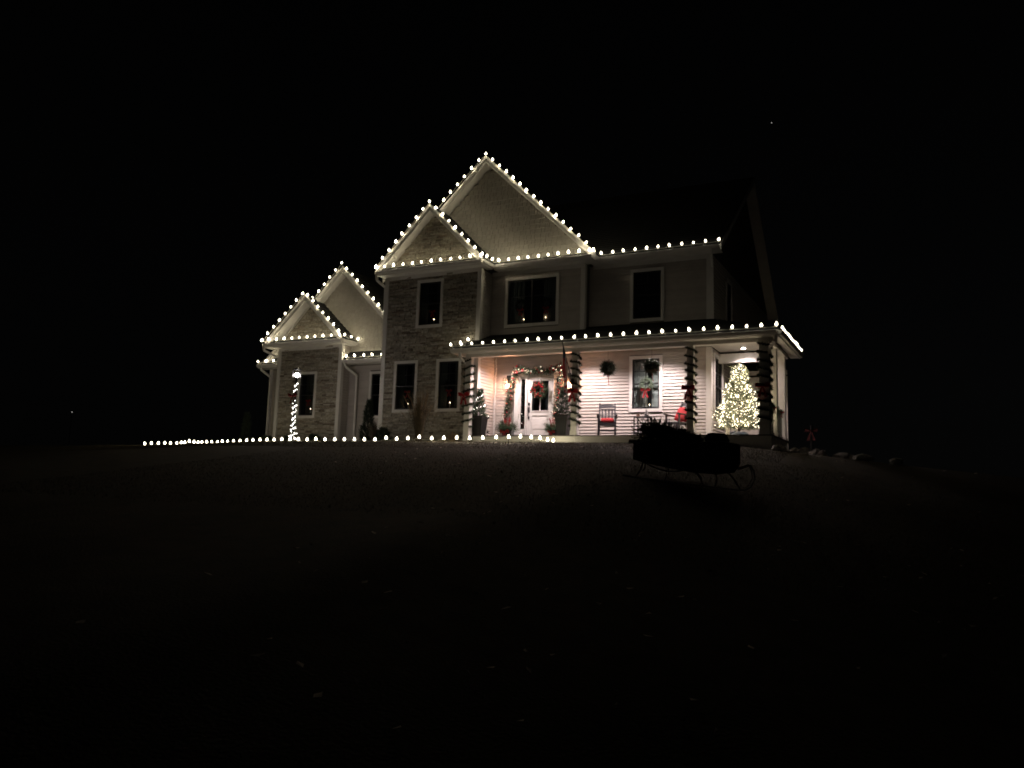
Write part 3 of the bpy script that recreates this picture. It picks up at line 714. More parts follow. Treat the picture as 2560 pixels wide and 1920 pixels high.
# ------------------------------------------------------------------ greenery helpers
def garland_on(path, g, dens=60, rad=.05, nl=.045, w=.005, needles=6, rnd=rng):
    pts = [Vector(p) for p in path]; L = sum((b - a).length for a, b in zip(pts, pts[1:])); n = int(L * dens)
    cum = [0]
    for a, b in zip(pts, pts[1:]): cum.append(cum[-1] + (b - a).length)
    for i in range(n):
        t = rnd.uniform(0, L); k = next(j for j in range(len(cum) - 1) if t <= cum[j + 1] + 1e-9)
        a, b = pts[k], pts[k + 1]; p = a.lerp(b, (t - cum[k]) / max(1e-9, cum[k + 1] - cum[k])); ax = (b - a).normalized()
        d = Vector((rnd.gauss(0, 1), rnd.gauss(0, 1), rnd.gauss(0, 1))).normalized() + ax * rnd.uniform(-.6, .6)
        g.sprig(p, d, rad * rnd.uniform(.6, 1.3), needles, nl, w, rnd)
    return g
def bow(g, c, s=.12, n=Vector((0, -1, 0))):
    """ribbon bow: two loops, knot and two tails, facing n"""
    c = Vector(c); n = Vector(n).normalized(); a = Vector((0, 0, 1)).cross(n).normalized(); z = Vector((0, 0, 1)); wd = s * .42
    for sg in (-1, 1):
        loop = [(0, 0, 0), (.45, .35, .25), (.95, .52, .32), (1.15, .25, .22), (.95, -.12, .12), (.45, -.12, .05), (0, 0, 0)]
        P = []
        for (q, zz, dd) in loop:
            p = c + a * (sg * q * s) + z * (zz * s) + n * (dd * s * .6 + .01); P += [p + n * (wd * .45) + z * (wd * .15), p - n * (wd * .3) - z * (wd * .15)]
        g.poly(P, [(2 * i, 2 * i + 2, 2 * i + 3, 2 * i + 1) for i in range(len(loop) - 1)])
        T = []
        for (q, zz, dd) in [(0, 0, .12), (.25, -.6, .2), (.42, -1.2, .1), (.55, -1.75, .16)]:
            p = c + a * (sg * q * s) + z * (zz * s) + n * (dd * s); ww = wd * (.35 + .35 * abs(zz)); T += [p + a * ww * .6, p - a * ww * .6]
        g.poly(T, [(2 * i, 2 * i + 2, 2 * i + 3, 2 * i + 1) for i in range(3)])
        P = [c + a * (sg * .1 * s) + z * .2 * s + n * .15 * s, c + a * (sg * 1.05 * s) + z * .55 * s + n * .2 * s, c + a * (sg * 1.15 * s) - z * .15 * s + n * .2 * s, c + a * (sg * .1 * s) - z * .1 * s + n * .15 * s]
        g.poly(P, [(0, 1, 2, 3)])
    g.ball(c + n * .12 * s, s * .17, 6, 4); return g
def wreath(c, rad, thick, n, mats, label, cat='wreath', group=None, dens=260, orn=0, ornm=None, face=Vector((0, -1, 0)), seed=1, m=None):
    rnd = random.Random(seed); c = Vector(c); th = thing('wreath', c, label, cat, group)
    g = MB(); a = Vector((0, 0, 1)).cross(face).normalized(); z = Vector((0, 0, 1))
    ring = [c + a * rad * math.cos(t * 2 * math.pi / 24) + z * rad * math.sin(t * 2 * math.pi / 24) for t in range(25)]
    garland_on(ring, g, dens=dens, rad=thick, nl=thick * .55, w=thick * .07, rnd=rnd)
    obj('greenery', g, m or M_ever, th)
    g = MB(); g.tube(ring, thick * .22, 6, caps=False); obj('ring', g, M_bark, th)
    return th, rnd, a, z

# front door garland with ornaments
gar = thing('door_garland', (-12.5, 24.3, FL), 'thick garland with red and champagne ornaments draped around the front door', 'garland')
GPTH = [(-12.78, 24.24, .32), (-12.68, 24.24, .75), (-12.60, 24.24, 1.25), (-12.50, 24.24, 1.75), (-12.43, 24.24, 2.12), (-12.36, 24.22, 2.32), (-12.15, 24.22, 2.40), (-11.9, 24.24, 2.30), (-11.55, 24.24, 2.33), (-11.2, 24.24, 2.26), (-10.95, 24.22, 2.33), (-10.72, 24.2, 2.42), (-10.60, 24.22, 2.28), (-10.66, 24.24, 1.95), (-10.78, 24.24, 1.5), (-10.86, 24.24, 1.1), (-10.86, 24.24, .7)]
g = MB(); garland_on(GPTH, g, dens=280, rad=.14, nl=.06, w=.009); garland_on(GPTH[5:12], g, dens=110, rad=.11, nl=.06, w=.009); obj('greenery', g, M_ever, gar)
g = MB(); garland_on(GPTH, g, dens=80, rad=.145, nl=.05, w=.008); obj('frosted_sprigs', g, M_frost, gar)
g = MB(); g.tube(GPTH, .02, 6); obj('stem', g, M_bark, gar)
def along(P, t):
    k = min(int(t * (len(P) - 1)), len(P) - 2); return Vector(P[k]).lerp(Vector(P[k + 1]), t * (len(P) - 1) - k)
ORN_R = mesh_of(MB().ball((0, 0, 0), .035, 8, 6), 'ornament', M_berry); ORN_G = mesh_of(MB().ball((0, 0, 0), .035, 8, 6), 'ornament', M_gold)
for me in (ORN_R, ORN_G): me.polygons.foreach_set('use_smooth', [True] * len(me.polygons))
def put_orn(par, p, s, me):
    o = bpy.data.objects.new('ornament', me); COL.objects.link(o); o.parent = par; o.location = Vector(p) - WO[par.name]; o.scale = (s,) * 3
for i in range(95):
    p = along(GPTH, rng.random()); p += Vector((rng.gauss(0, .05), -.07 - rng.random() * .05, rng.gauss(0, .055))); put_orn(gar, p, rng.uniform(.5, 1.0), ORN_R if rng.random() < .62 else ORN_G)
g = MB()
for i in range(34):
    p = along(GPTH, rng.random()) + Vector((rng.gauss(0, .06), -.09, rng.gauss(0, .06))); g.octa(p, .008)
obj('mini_lights', g, E_mini, gar, kind='stuff')
# door wreath
th, rnd, a, z = wreath((-11.51, 24.31, 1.68), .19, .12, 0, None, 'round wreath with clustered red ornaments on the white front door', seed=3, dens=620)
for i in range(52):
    t = rnd.choice([1.6, 3.5, 5.2, 0.7, 2.5, 4.4, 6.0]) + rnd.gauss(0, .4); rr = .19 + rnd.gauss(0, .035)
    put_orn(th, Vector((-11.51 + rr * math.cos(t), 24.25 - rnd.random() * .04, 1.68 + rr * math.sin(t))), rnd.uniform(.5, .95), ORN_R if rnd.random() < .85 else ORN_G)
g = MB(); g.tube([(-11.51, 24.36, 1.85), (-11.51, 24.36, 2.2)], .012, 4); obj('hanger', g, M_trim, th)

# wall lanterns
def lantern(x, z, label):
    t = thing('wall_lantern', (x, 24.27, z), label, 'wall light', 'wall lanterns beside the front door')
    g = MB(); w, h, b = .115, .20, .006
    for sx in (-1, 1):
        for sy in (-1, 1): g.box(sx * w - b, sx * w + b, sy * w * .8 - b, sy * w * .8 + b, -h, h)
    for zz in (-h, h):
        for sy in (-1, 1): g.box(-w + b, w - b, sy * w * .8 - b * .9, sy * w * .8 + b * .9, zz - b, zz + b)
        for sx in (-1, 1): g.box(sx * w - b * .9, sx * w + b * .9, -w * .8 + b, w * .8 - b, zz - b, zz + b)
    g.box(-.03, .03, .0, .14, h + .02, h + .10); g.tube([(0, 0, h + .06), (0, 0, h - .08)], .008, 6); g.tube([(-.05, 0, -.1), (.05, 0, -.1)], .006, 5)
    obj('frame', g, M_blackm, t, org=(x, 24.27, z), local=True)
    g = MB(); g.box(-.06, .06, .115, .14, .05, .32); obj('back_plate', g, M_blackm, t, org=(x, 24.27, z), local=True)
    for dx in (-.045, .045, 0):
        g = MB(); g.lathe((dx, 0 if dx else .04, -.09), [(.006, 0), (.014, .02), (.011, .05), (.002, .08)], 6); obj('bulb', g, E_amber, t, org=(x, 24.27, z), local=True)
        g = MB(); g.tube([(dx, 0 if dx else .04, -.20), (dx, 0 if dx else .04, -.09)], .009, 6); obj('candle_sleeve', g, M_trim, t, org=(x, 24.27, z), local=True)
for x_ in (-12.68, -10.45): glow((x_, 24.27, 1.85), 40.0, (1.0, .43, .22), .03, 'lantern_light')
lantern(-12.68, 1.90, 'square glass lantern glowing amber on the left of the front door')
lantern(-10.45, 1.90, 'square glass lantern glowing amber on the right of the front door beside the flag')

# tapered planters with small conifers
def planter(x, y, lit, label, top=1.58):
    t = thing('potted_conifer', (x, y, FL), label, 'potted tree', 'tall planters on the porch')
    def ring(w, z): return [Vector((sx * w, sy * w, z)) for sx, sy in ((-1, -1), (1, -1), (1, 1), (-1, 1))]
    g = MB(); g.prism(None, ring(.15, 0), ring(.205, .60)); g.prism(None, ring(.235, .60), ring(.24, .66)); g.prism(None, ring(.16, .001), ring(.165, .05))
    g.prism(None, [Vector((-.10, -.175, .12)), Vector((.10, -.175, .12)), Vector((.125, -.205, .5)), Vector((-.125, -.205, .5))], [Vector((-.10, -.15, .12)), Vector((.10, -.15, .12)), Vector((.125, -.18, .5)), Vector((-.125, -.18, .5))])
    obj('planter', g, M_planter, t, org=(x, y, FL), local=True)
    rnd = random.Random(int(x * 10)); g = MB(); H = top - FL - .62
    for i in range(1000):
        k = rnd.random() ** 1.3; zz = .62 + k * H; rmax = .25 * (1 - k) ** .8 * (1 + .25 * math.sin(k * 22)) + .02; an = rnd.uniform(0, 6.283); q = rmax * rnd.uniform(.2, .75)
        g.sprig((q * math.cos(an), q * math.sin(an), zz), (math.cos(an), math.sin(an), rnd.uniform(.1, .9)), .09, 6, .04, .006, rnd)
    obj('crown', g, M_ever if lit else M_evdark, t, org=(x, y, FL), local=True)
    g = MB(); g.tube([(0, 0, .5), (0, 0, .62 + H * .9)], .015, 6); obj('trunk', g, M_bark, t, org=(x, y, FL), local=True)
    if lit:
        g = MB(); c = MB(); P = []
        for i in range(26):
            k = i / 25; an = k * 15 + .6; rr = .25 * (1 - k) + .03; p = Vector((rr * math.cos(an), rr * math.sin(an), .68 + k * (H - .08))); P.append(p); g.octa(p, .0125)
            if i % 5 == 0: glow(Vector((x, y, FL)) + p, .2, C_COOL, .015)
        obj('mini_lights', g, E_minic, t, org=(x, y, FL), local=True, kind='stuff'); c.tube(P, .003, 4); obj('cord', c, M_cord, t, org=(x, y, FL), local=True)
planter(-13.02, 23.05, True, 'tapered black planter with a small conifer wound in white lights, by the stone corner')
planter(-10.12, 23.2, False, 'tapered black planter with an unlit conifer, right of the front door')
# festive pots either side of the door
def fpot(x, y, s, label, birch, seed):
    t = thing('arrangement_pot', (x, y, FL), label, 'plant pot', 'winter arrangements beside the door'); rnd = random.Random(seed); O = (x, y, FL)
    g = MB(); g.lathe((0, 0, 0), [(.10 * s, 0), (.15 * s, .03), (.18 * s, .25), (.17 * s, .27), (.14 * s, .25)], 14); obj('pot', g, M_planter, t, org=O, local=True, smooth=True)
    g = MB()
    for i in range(420):
        an = rnd.uniform(0, 6.283); q = rnd.uniform(0, .14) * s; d = (math.cos(an), math.sin(an), rnd.uniform(-.25, 1.5)); g.sprig((q * math.cos(an), q * math.sin(an), .22 + rnd.uniform(0, .12)), d, rnd.uniform(.12, .34) * s, 9, .05, .007, rnd)
    obj('greens', g, M_ever, t, org=O, local=True)
    g = MB()
    for i in range(26):
        an = rnd.uniform(0, 6.283); e = Vector((.12 * math.cos(an), .12 * math.sin(an) - .04, .36 + rnd.uniform(.05, .38))); g.tube([(0, 0, .2), e], .004, 4)
        for k in range(5): g.ball(Vector((0, 0, .2)).lerp(e, .4 + .12 * k) + Vector((rnd.gauss(0, .012), rnd.gauss(0, .012), 0)), .011, 5, 3)
    obj('berry_stems', g, M_berry, t, org=O, local=True)
    g = MB(); bow(g, (0, -.17 * s, .2), .13 * s); obj('ribbon', g, M_red, t, org=O, local=True)
    if birch:
        g = MB(); g.tube([(-.05, 0, .2), (-.20, -.02, .78)], .022, 8); g.tube([(.03, .03, .2), (.10, .03, .55)], .018, 8); obj('birch_log', g, mat('birch bark', (.55, .5, .44), .8, var=.3, scale=30), t, org=O, local=True)
fpot(-12.40, 23.85, 1.1, 'pot of evergreen boughs with birch logs and red berries left of the door', True, 5)
fpot(-10.80, 23.95, .85, 'small pot of evergreen boughs and tall red berries right of the door', False, 6)
g = MB(); g.lathe((-12.16, 23.75, FL), [(.05, 0), (.055, .01), (.055, .22), (.02, .26), (.02, .29)], 10); g.tube([(-12.16, 23.75, FL + .29), (-12.12, 23.70, FL + .33), (-12.06, 23.70, FL + .26)], .01, 5)
tag_ = obj('watering_can', g, mat('galvanised metal', (.32, .33, .34), .4, metal=.7), org=(-12.16, 23.75, FL), label='small grey metal can behind the pot left of the door', cat='watering can')
# small cast star on floor by the left planter
g = MB()
for k in range(5):
    an = k * 2 * math.pi / 5 + .3; p = Vector((-12.86, 23.35, .22)); g.tube([p, p + Vector((.09 * math.cos(an), 0, .09 * math.sin(an)))], [.02, .004], 5)
g.tube([(-12.86, 23.35, .22), (-12.86, 23.35, FL)], .006, 5)
obj('garden_star', g, M_blackm, org=(-12.86, 23.35, FL), label='small black star ornament standing beside the lit planter', cat='ornament')

# garlands and bows on the front posts
posts_lbl = ['dark garland spiralling round the porch post in front of the stone wall', 'dark garland spiralling round the porch post that carries the flag', 'dark garland spiralling round the porch post right of the rocking chairs', 'dark garland spiralling round the corner porch post beside the Christmas tree']
bow_lbl = ['red bow tied on the post in front of the stone wall', 'red bow tied on the post below the flag', 'red bow in shade on the post beside the rocking chair with a pillow', 'dim red bow on the corner post beside the Christmas tree']
for i, (x, y, w) in enumerate(POSTS):
    t = thing('post_garland', (x, y, .1), posts_lbl[i], 'garland', 'garlands on the porch posts')
    h = w / 2 + .03; P = []; turns = 10 if i else 9; z1 = 2.50; z0 = .30
    cr = [(-1, -1), (1, -1), (1, 1), (-1, 1)]
    if i == 0: cr = [(1, -1), (-1, -1), (-1, 1), (1, 1)]
    for k in range(turns * 4 + 1):
        cx, cy = cr[k % 4]; P.append((x + cx * h * rng.uniform(.96, 1.08), y + cy * h * rng.uniform(.96, 1.08), z1 - (z1 - z0) * (k / (turns * 4)) + rng.uniform(-.022, .022)))
    g = MB(); garland_on(P, g, dens=240, rad=.044, nl=.030, w=.006, needles=6); obj('greenery', g, M_evdark, t)
    g = MB(); g.tube(P, .020, 6); obj('rope', g, M_evdark, t)
    g = MB(); bow(g, (x - (.03 if i != 0 else .08), y - h - .03, 1.33), .17); obj('bow', g, M_red, org=(x, y - h, 1.33), label=bow_lbl[i], cat='bow', group='red bows on the porch posts')
# small garlands on the railing
for (ya, yb, lb) in ((22.9, 23.6, 'short evergreen garland on the near part of the side railing'), (23.95, 25.0, 'evergreen garland swagged on the far part of the side railing')):
    P = [(-3.90, ya + (yb - ya) * k / 8, .92 - .10 * math.sin(k / 8 * math.pi)) for k in range(9)]
    t = thing('railing_garland', P[0], lb, 'garland', 'garlands on the side railing')
    g = MB(); garland_on(P, g, dens=200, rad=.07, nl=.04, w=.007); obj('greenery', g, M_ever, t)
    g = MB(); bow(g, (P[4][0] + .05, P[4][1], P[4][2]), .09, Vector((1, -.4, 0))); obj('bow', g, M_red, t)

# hanging greenery balls
for (x, lb, seed) in ((-8.60, 'hanging ball of twiggy greenery over the first rocking chair, red rod below', 21), (-7.24, 'hanging ball of dark greenery in front of the porch window', 22)):
    y = 22.95; z = 2.08; t = thing('hanging_basket', (x, y, z), lb, 'hanging basket', 'greenery balls hanging from the porch ceiling'); rnd = random.Random(seed)
    g = MB()
    for i in range(800):
        d = Vector((rnd.gauss(0, 1), rnd.gauss(0, 1), rnd.gauss(0, .85) + .05)).normalized(); g.sprig(Vector((x, y, z)) + d * rnd.uniform(.08, .15), d, rnd.uniform(.06, .16), 7, .045, .007, rnd)
    obj('greenery', g, M_evdark, t)
    g = MB(); g.ball((x, y, z - .02), .17, 10, 6); obj('basket', g, M_bark, t)
    g = MB(); g.tube([(x, y, z + .05), (x, y, 2.86)], .004, 4); obj('hanger', g, M_blackm, t)
    g = MB()
    for i in range(16):
        d = Vector((rnd.gauss(0, 1) + .8, rnd.gauss(0, 1), rnd.gauss(0, 1))).normalized(); g.ball(Vector((x, y, z)) + d * .20, .011, 5, 3)
    obj('berries', g, M_berry, t)
    g = MB(); g.tube([(x + .005, y, z - .12), (x + .045, y, z - .52)], .010, 6) if seed == 21 else g.tube([(x + .005, y - .01, z - .12), (x + .05, y, z - .45)], .010, 6)
    obj('ribbon_rod', g, M_red, t)

# wreath with bow on the porch window
th, rnd, a, z = wreath((-7.83, 24.30, 1.74), .155, .085, 0, None, 'frosted wreath with a red bow hung on the porch window', seed=9, dens=520, m=mat('frosted green', (.15, .20, .14), .8, var=.35, scale=25, island=.4))
g = MB(); bow(g, (-7.83, 24.22, 1.55), .13); obj('bow', g, M_red, th)

# ------------------------------------------------------------------ rocking chairs
def make_chair(loc, rz, label):
    t = thing('rocking_chair', loc, label, 'rocking chair', 'dark rocking chairs on the porch'); O = loc
    def part(name, g): return obj(name, g, M_chair, t, org=O, local=True)
    for s in (-1, 1):
        g = MB(); P = [(s * .25, -.42 + .12 * k, .02 + .030 * ((k - 3.2) / 3.2) ** 2) for k in range(8)]
        for p, q in zip(P, P[1:]): g.beam(p, q, .035, .045)
        part('rocker', g)
        g = MB(); g.beam((s * .26, -.27, .04), (s * .26, -.24, .66), .045, .045); part('leg', g)
        g = MB(); g.beam((s * .24, .22, .04), (s * .24, .20, .42), .045, .045); part('leg', g)
        g = MB(); g.beam((s * .24, .20, .40), (s * .235, .40, 1.10), .05, .035); part('back_post', g)
        g = MB(); g.beam((s * .27, -.32, .675), (s * .27, .27, .635), .085, .028); part('armrest', g)
        g = MB(); g.beam((s * .25, -.25, .20), (s * .24, .21, .22), .025, .03); part('stretcher', g)
    g = MB()
    for k in range(6): g.beam((-.24, -.24 + k * .085, .43 - k * .008), (.24, -.24 + k * .085, .43 - k * .008), .075, .022)
    g.beam((-.26, -.27, .40), (.26, -.27, .40), .03, .07); part('seat', g)
    g = MB(); g.beam((-.24, -.26, .20), (.24, -.26, .20), .03, .05); part('stretcher', g)
    g = MB(); N = 8                                       # curved crest rail
    for k in range(N):
        xa = -.22 + .44 * k / N; xb = xa + .44 / N; za = 1.08 - .10 * (abs(xa) / .22) ** 2 * .5; zb = 1.08 - .10 * (abs(xb) / .22) ** 2 * .5
        g.prism(None, [Vector((xa, .365, .96)), Vector((xb, .365, .96)), Vector((xb, .395, zb)), Vector((xa, .395, za))], [Vector((xa, .39, .96)), Vector((xb, .39, .96)), Vector((xb, .42, zb)), Vector((xa, .42, za))])
    part('crest_rail', g)
    g = MB(); g.beam((-.22, .345, .91), (.22, .345, .91), .025, .035); part('back_rail', g)
    g = MB(); g.beam((-.22, .28, .70), (.22, .28, .70), .02, .022); part('back_rail', g)
    g = MB(); g.beam((-.22, .225, .50), (.22, .225, .50), .025, .05); part('back_rail', g)
    for k in range(4):
        x = -.15 + k * .10; g = MB(); g.beam((x, .225, .50), (x, .345, .92), .05, .014, up=(0, 1, 0)); part('back_slat', g)
    t.rotation_euler.z = rz; return t
ch1 = make_chair((-8.85, 23.62, FL), R(20), 'dark rocking chair facing forward with a thin red seat cushion, left of the window')
ch2 = copy_tree(ch1); place(ch2, (-6.60, 23.55, FL), R(-28), 'dark rocking chair turned sideways with a big red pillow, right of the window')
g = MB(); 
def cushion(w, d, h, n=8):
    g = MB(); P = []; 
    for j in range(n + 1):
        for i in range(n + 1):
            a = 2 * i / n - 1; b = 2 * j / n - 1; e = (1 - a ** 4) * (1 - b ** 4); P.append((a * w / 2 * (1 - .06 * b * b), b * d / 2 * (1 - .06 * a * a), e ** .5 * h / 2 + rng.uniform(-.004, .004)))
    m = len(P); P += [(x, y, -z) for x, y, z in P]
    F = [(j * (n + 1) + i, j * (n + 1) + i + 1, (j + 1) * (n + 1) + i + 1, (j + 1) * (n + 1) + i) for j in range(n) for i in range(n)]
    g.poly(P, F + [tuple(m + k for k in q[::-1]) for q in F]); return g
o = obj('seat_cushion', cushion(.40, .13, .10), M_redcush, org=(-8.90, 23.78, .60), local=True, label='long red cushion on the seat of the forward facing rocking chair', cat='cushion', smooth=True); o.rotation_euler = (R(75), 0, R(20))
o = obj('pillow', cushion(.50, .46, .17), M_redcush, org=(-6.50, 23.62, .72), local=True, label='large red pillow leaning in the sideways rocking chair', cat='pillow', smooth=True); o.rotation_euler = (R(68), R(10), R(-28))
# side table with small silver tree and jar
t = thing('side_table', (-7.78, 23.85, FL), 'small dark side table between the rocking chairs', 'side table')
g = MB(); g.box(-8.02, -7.54, 23.65, 24.05, .66, .69); obj('table_top', g, M_chair, t)
for sx in (-8.0, -7.56):
    for sy in (23.67, 24.03): g = MB(); g.beam((sx, sy, FL), (sx, sy, .66), .03, .03); obj('leg', g, M_blackm, t)
g = MB(); g.beam((-8.0, 23.67, .30), (-7.56, 23.67, .30), .02, .02); g.beam((-8.0, 24.03, .30), (-7.56, 24.03, .30), .02, .02); obj('stretcher', g, M_blackm, t)
t = thing('tabletop_tree', (-7.66, 23.8, .69), 'small beaded silver cone tree on the side table', 'ornament')
g = MB(); rnd = random.Random(4)
for i in range(150):
    k = rnd.random(); an = rnd.uniform(0, 6.28); q = .085 * (1 - k) + .004; g.octa((-7.66 + q * math.cos(an), 23.8 + q * math.sin(an), .70 + k * .23), .0085)
obj('beads', g, mat('silver beads', (.6, .58, .55), .3, metal=.5), t, kind='stuff')
g = MB(); g.lathe((-7.66, 23.8, .69), [(.08, .0), (.07, .02), (.004, .25)], 10); obj('cone', g, M_planter, t)
g = MB(); g.lathe((-7.92, 23.8, .69), [(.045, 0), (.05, .01), (.05, .06), (.055, .065), (.055, .085), (.02, .09)], 12)
obj('candle_jar', g, mat('terracotta jar', (.32, .2, .15), .6), org=(-7.92, 23.8, .69), label='small brown lidded jar on the side table', cat='jar')

# ------------------------------------------------------------------ Christmas tree on the porch
TX, TY = -4.80, 23.30
t = thing('christmas_tree', (TX, TY, FL), 'frosted Christmas tree covered in white lights at the right end of the porch', 'christmas tree'); rnd = random.Random(12)
KT = [0, .01, .11, .226, .34, .45, .565, .68, .725, .79, .93, .98, 1]; RT = [.60, .66, .72, .66, .58, .485, .42, .33, .235, .26, .20, .09, .02]
def trad(k, an=0): return float(np.interp(k, KT, RT)) * (1 + .11 * math.sin(an * 3 + k * 17) + .08 * math.sin(an * 7 - k * 31) + .05 * math.sin(k * 60))
TH = 2.06
g = MB(); g2 = MB(); gl = MB(); LT = []
for i in range(3600):
    k = rnd.random() ** 1.35; z = .22 + k * (TH - .24) + FL; an = rnd.uniform(0, 6.283); rr = trad(k, an) * rnd.uniform(.90, 1.06); q = rr * rnd.uniform(.25, .86)
    dd = (math.cos(an), math.sin(an), rnd.uniform(-.25, .55) + .6 * k)
    gg = g if rnd.random() < .48 else g2
    gg.sprig((TX + q * math.cos(an), TY + q * math.sin(an), z), dd, max(.05, min(.17, rr - q + .03)), 8, .038, .0065, rnd)
obj('crown', g, mat('tree needles', (.13, .15, .065), .8, var=.3, scale=18, island=.3), t); obj('frosted_tips', g2, M_frost, t)
n_l = 880
for i in range(n_l):
    k = (i / n_l) ** 1.2; z = .26 + k * (TH - .26) + FL + rnd.uniform(-.02, .02); an = rnd.uniform(0, 6.283); rr = trad(k, an) * rnd.uniform(.6, 1.0)
    gl.octa((TX + rr * math.cos(an), TY + rr * math.sin(an), z), .0095)
    if i % 12 == 0: glow((TX + rr * math.cos(an), TY + rr * math.sin(an), z), .95, C_MINI, .015)
obj('mini_lights', gl, E_mini, t, kind='stuff')
g = MB(); g.tube([(TX, TY, FL), (TX, TY, FL + 1.9)], [.04, .01], 8); obj('trunk', g, M_bark, t)
g = MB(); 
P = []
for j, (q, zz) in enumerate([(.30, .0), (.27, .06), (.20, .11), (.08, .13)]):
    for i in range(20): an = i * math.pi / 10; w = 1 + .12 * math.sin(i * 2.3 + j); P.append((TX - .02 + q * w * math.cos(an), TY - .08 + q * w * math.sin(an), FL + .004 + zz * w))
g.poly(P, [(j * 20 + i, j * 20 + (i + 1) % 20, (j + 1) * 20 + (i + 1) % 20, (j + 1) * 20 + i) for j in range(3) for i in range(20)])
obj('tree_skirt', g, mat('blue satin', (.10, .13, .22), .35, var=.4, scale=14), org=(TX, TY, FL), label='crumpled blue grey cloth bunched under the Christmas tree', cat='tree skirt', smooth=True)
g = MB(); g.box(-5.11, -5.0, 22.98, 23.08, FL + .001, FL + .26)
obj('white_box', g, M_trim, org=(-5.05, 23.03, FL), label='small upright white box at the foot of the Christmas tree', cat='box')
# downlight chain on the corner of the wall
g = MB()
for k in range(44): g.octa((-5.80, 24.52, .85 + k * .044), .009, .016)
g.tube([(-5.80, 24.52, .75), (-5.80, 24.52, 2.82)], .003, 4)
obj('bead_chain', g, M_blackm, org=(-5.8, 24.5, .8), label='thin dark beaded chain hanging beside the side window behind the tree', cat='chain')

# ------------------------------------------------------------------ flag on its pole
t = thing('flag', (-9.52, 22.48, 1.62), 'striped national flag hanging furled from a pole on the second porch post', 'flag')
p0 = Vector((-9.56, 22.50, 1.62)); p1 = aty(1405, 852, 21.75)
g = MB(); g.tube([p0, p1], .014, 8); g.ball(p1, .028, 8, 5); obj('pole', g, M_blackm, t)
g = MB(); g.box(-9.60, -9.52, 22.49, 22.525, 1.55, 1.72); obj('bracket', g, M_blackm, t)
ax = (p1 - p0); fm = [M_red, mat('flag white', (.62, .58, .54), .8), mat('flag navy', (.02, .025, .06), .8)]
g = MB(); N = 26; rows = 16
for c in range(N):
    k0, k1 = .97 - .60 * c / N, .97 - .60 * (c + 1) / N
    for rw in range(rows):
        def pt(k, rr):
            base = p0 + ax * k; dz = rr / rows * (.95 - .25 * (0.97 - k)); fold = .035 * math.sin(k * 60) * (.4 + rr / rows)
            gather = (k - .62) * ax.length * .72 * (rr / rows) ** .6
            return base + Vector((-ax.normalized().x * gather * .9 + fold * .7, -ax.normalized().y * gather * .9 + fold, -dz - ax.normalized().z * gather * .1))
        g.cur = 2 if (c < 9 and rw < 7) else ((rw * 13 // rows + c // 13) % 2 if False else (c // 2) % 2)
        if c >= 9 or rw >= 7: g.cur = (c // 4) % 2
        g.poly([pt(k0, rw), pt(k1, rw), pt(k1, rw + 1), pt(k0, rw + 1)], [(0, 1, 2, 3)])
obj('cloth', g, fm, t, smooth=True)

# ------------------------------------------------------------------ lamp post with lights
lx, ly = -18.97, 21.0; zg = gz(lx, ly)
t = thing('lamp_post', (lx, ly, zg), 'lamp post wrapped in greenery and white lights with a bright lantern on top', 'lamp post')
g = MB(); g.tube([(lx, ly, zg - .1), (lx, ly, 1.86)], .035, 10); obj('pole', g, M_blackm, t)
g = MB()
for s1 in (-1, 1):
    for s2 in (-1, 1): g.box(lx + s1 * .085 - .006, lx + s1 * .085 + .006, ly + s2 * .085 - .006, ly + s2 * .085 + .006, 1.87, 2.16)
g.box(lx - .10, lx + .10, ly - .10, ly + .10, 1.85, 1.87)
for (w, za, zb) in ((.105, 2.16, 2.175),): g.box(lx - w, lx + w, ly - w, ly + w, za, zb)
g.prism(None, [Vector((lx + a * .10, ly + b * .10, 2.175)) for a, b in ((-1, -1), (1, -1), (1, 1), (-1, 1))], [Vector((lx + a * .02, ly + b * .02, 2.24)) for a, b in ((-1, -1), (1, -1), (1, 1), (-1, 1))])
obj('lantern_frame', g, M_blackm, t)
glow((lx, ly - .03, 1.98), 16.0, (1.0, .90, .88), .03, 'lamp_light')
for dx, dy in ((-.035, 0), (.035, 0), (0, .04)):
    g = MB(); g.lathe((lx + dx, ly + dy, 1.93), [(.010, 0), (.032, .03), (.030, .08), (.003, .14)], 8); obj('bulb', g, E_post, t)
g = MB(); P = [(lx + (.05 + .09 * max(0, 1 - k / 22)) * math.cos(k * .9), ly + (.05 + .09 * max(0, 1 - k / 22)) * math.sin(k * .9), zg + .05 + k * .0268) for k in range(72)]
garland_on(P, g, dens=55, rad=.05, nl=.035, w=.006); obj('greenery', g, M_ever, t)
g = MB()
for i in range(150):
    p = along(P, (i / 150) ** 1.1) + Vector((rng.gauss(0, .018), rng.gauss(0, .018), rng.gauss(0, .015)))
    if 1.12 < p.z < 1.36: continue
    g.octa(p, .0145)
    if i % 8 == 0: glow(p, .35, C_COOL, .015)
obj('mini_lights', g, E_minic, t, kind='stuff')
g = MB(); bow(g, (lx - .02, ly - .10, 1.27), .15); obj('bow', g, M_red, t)

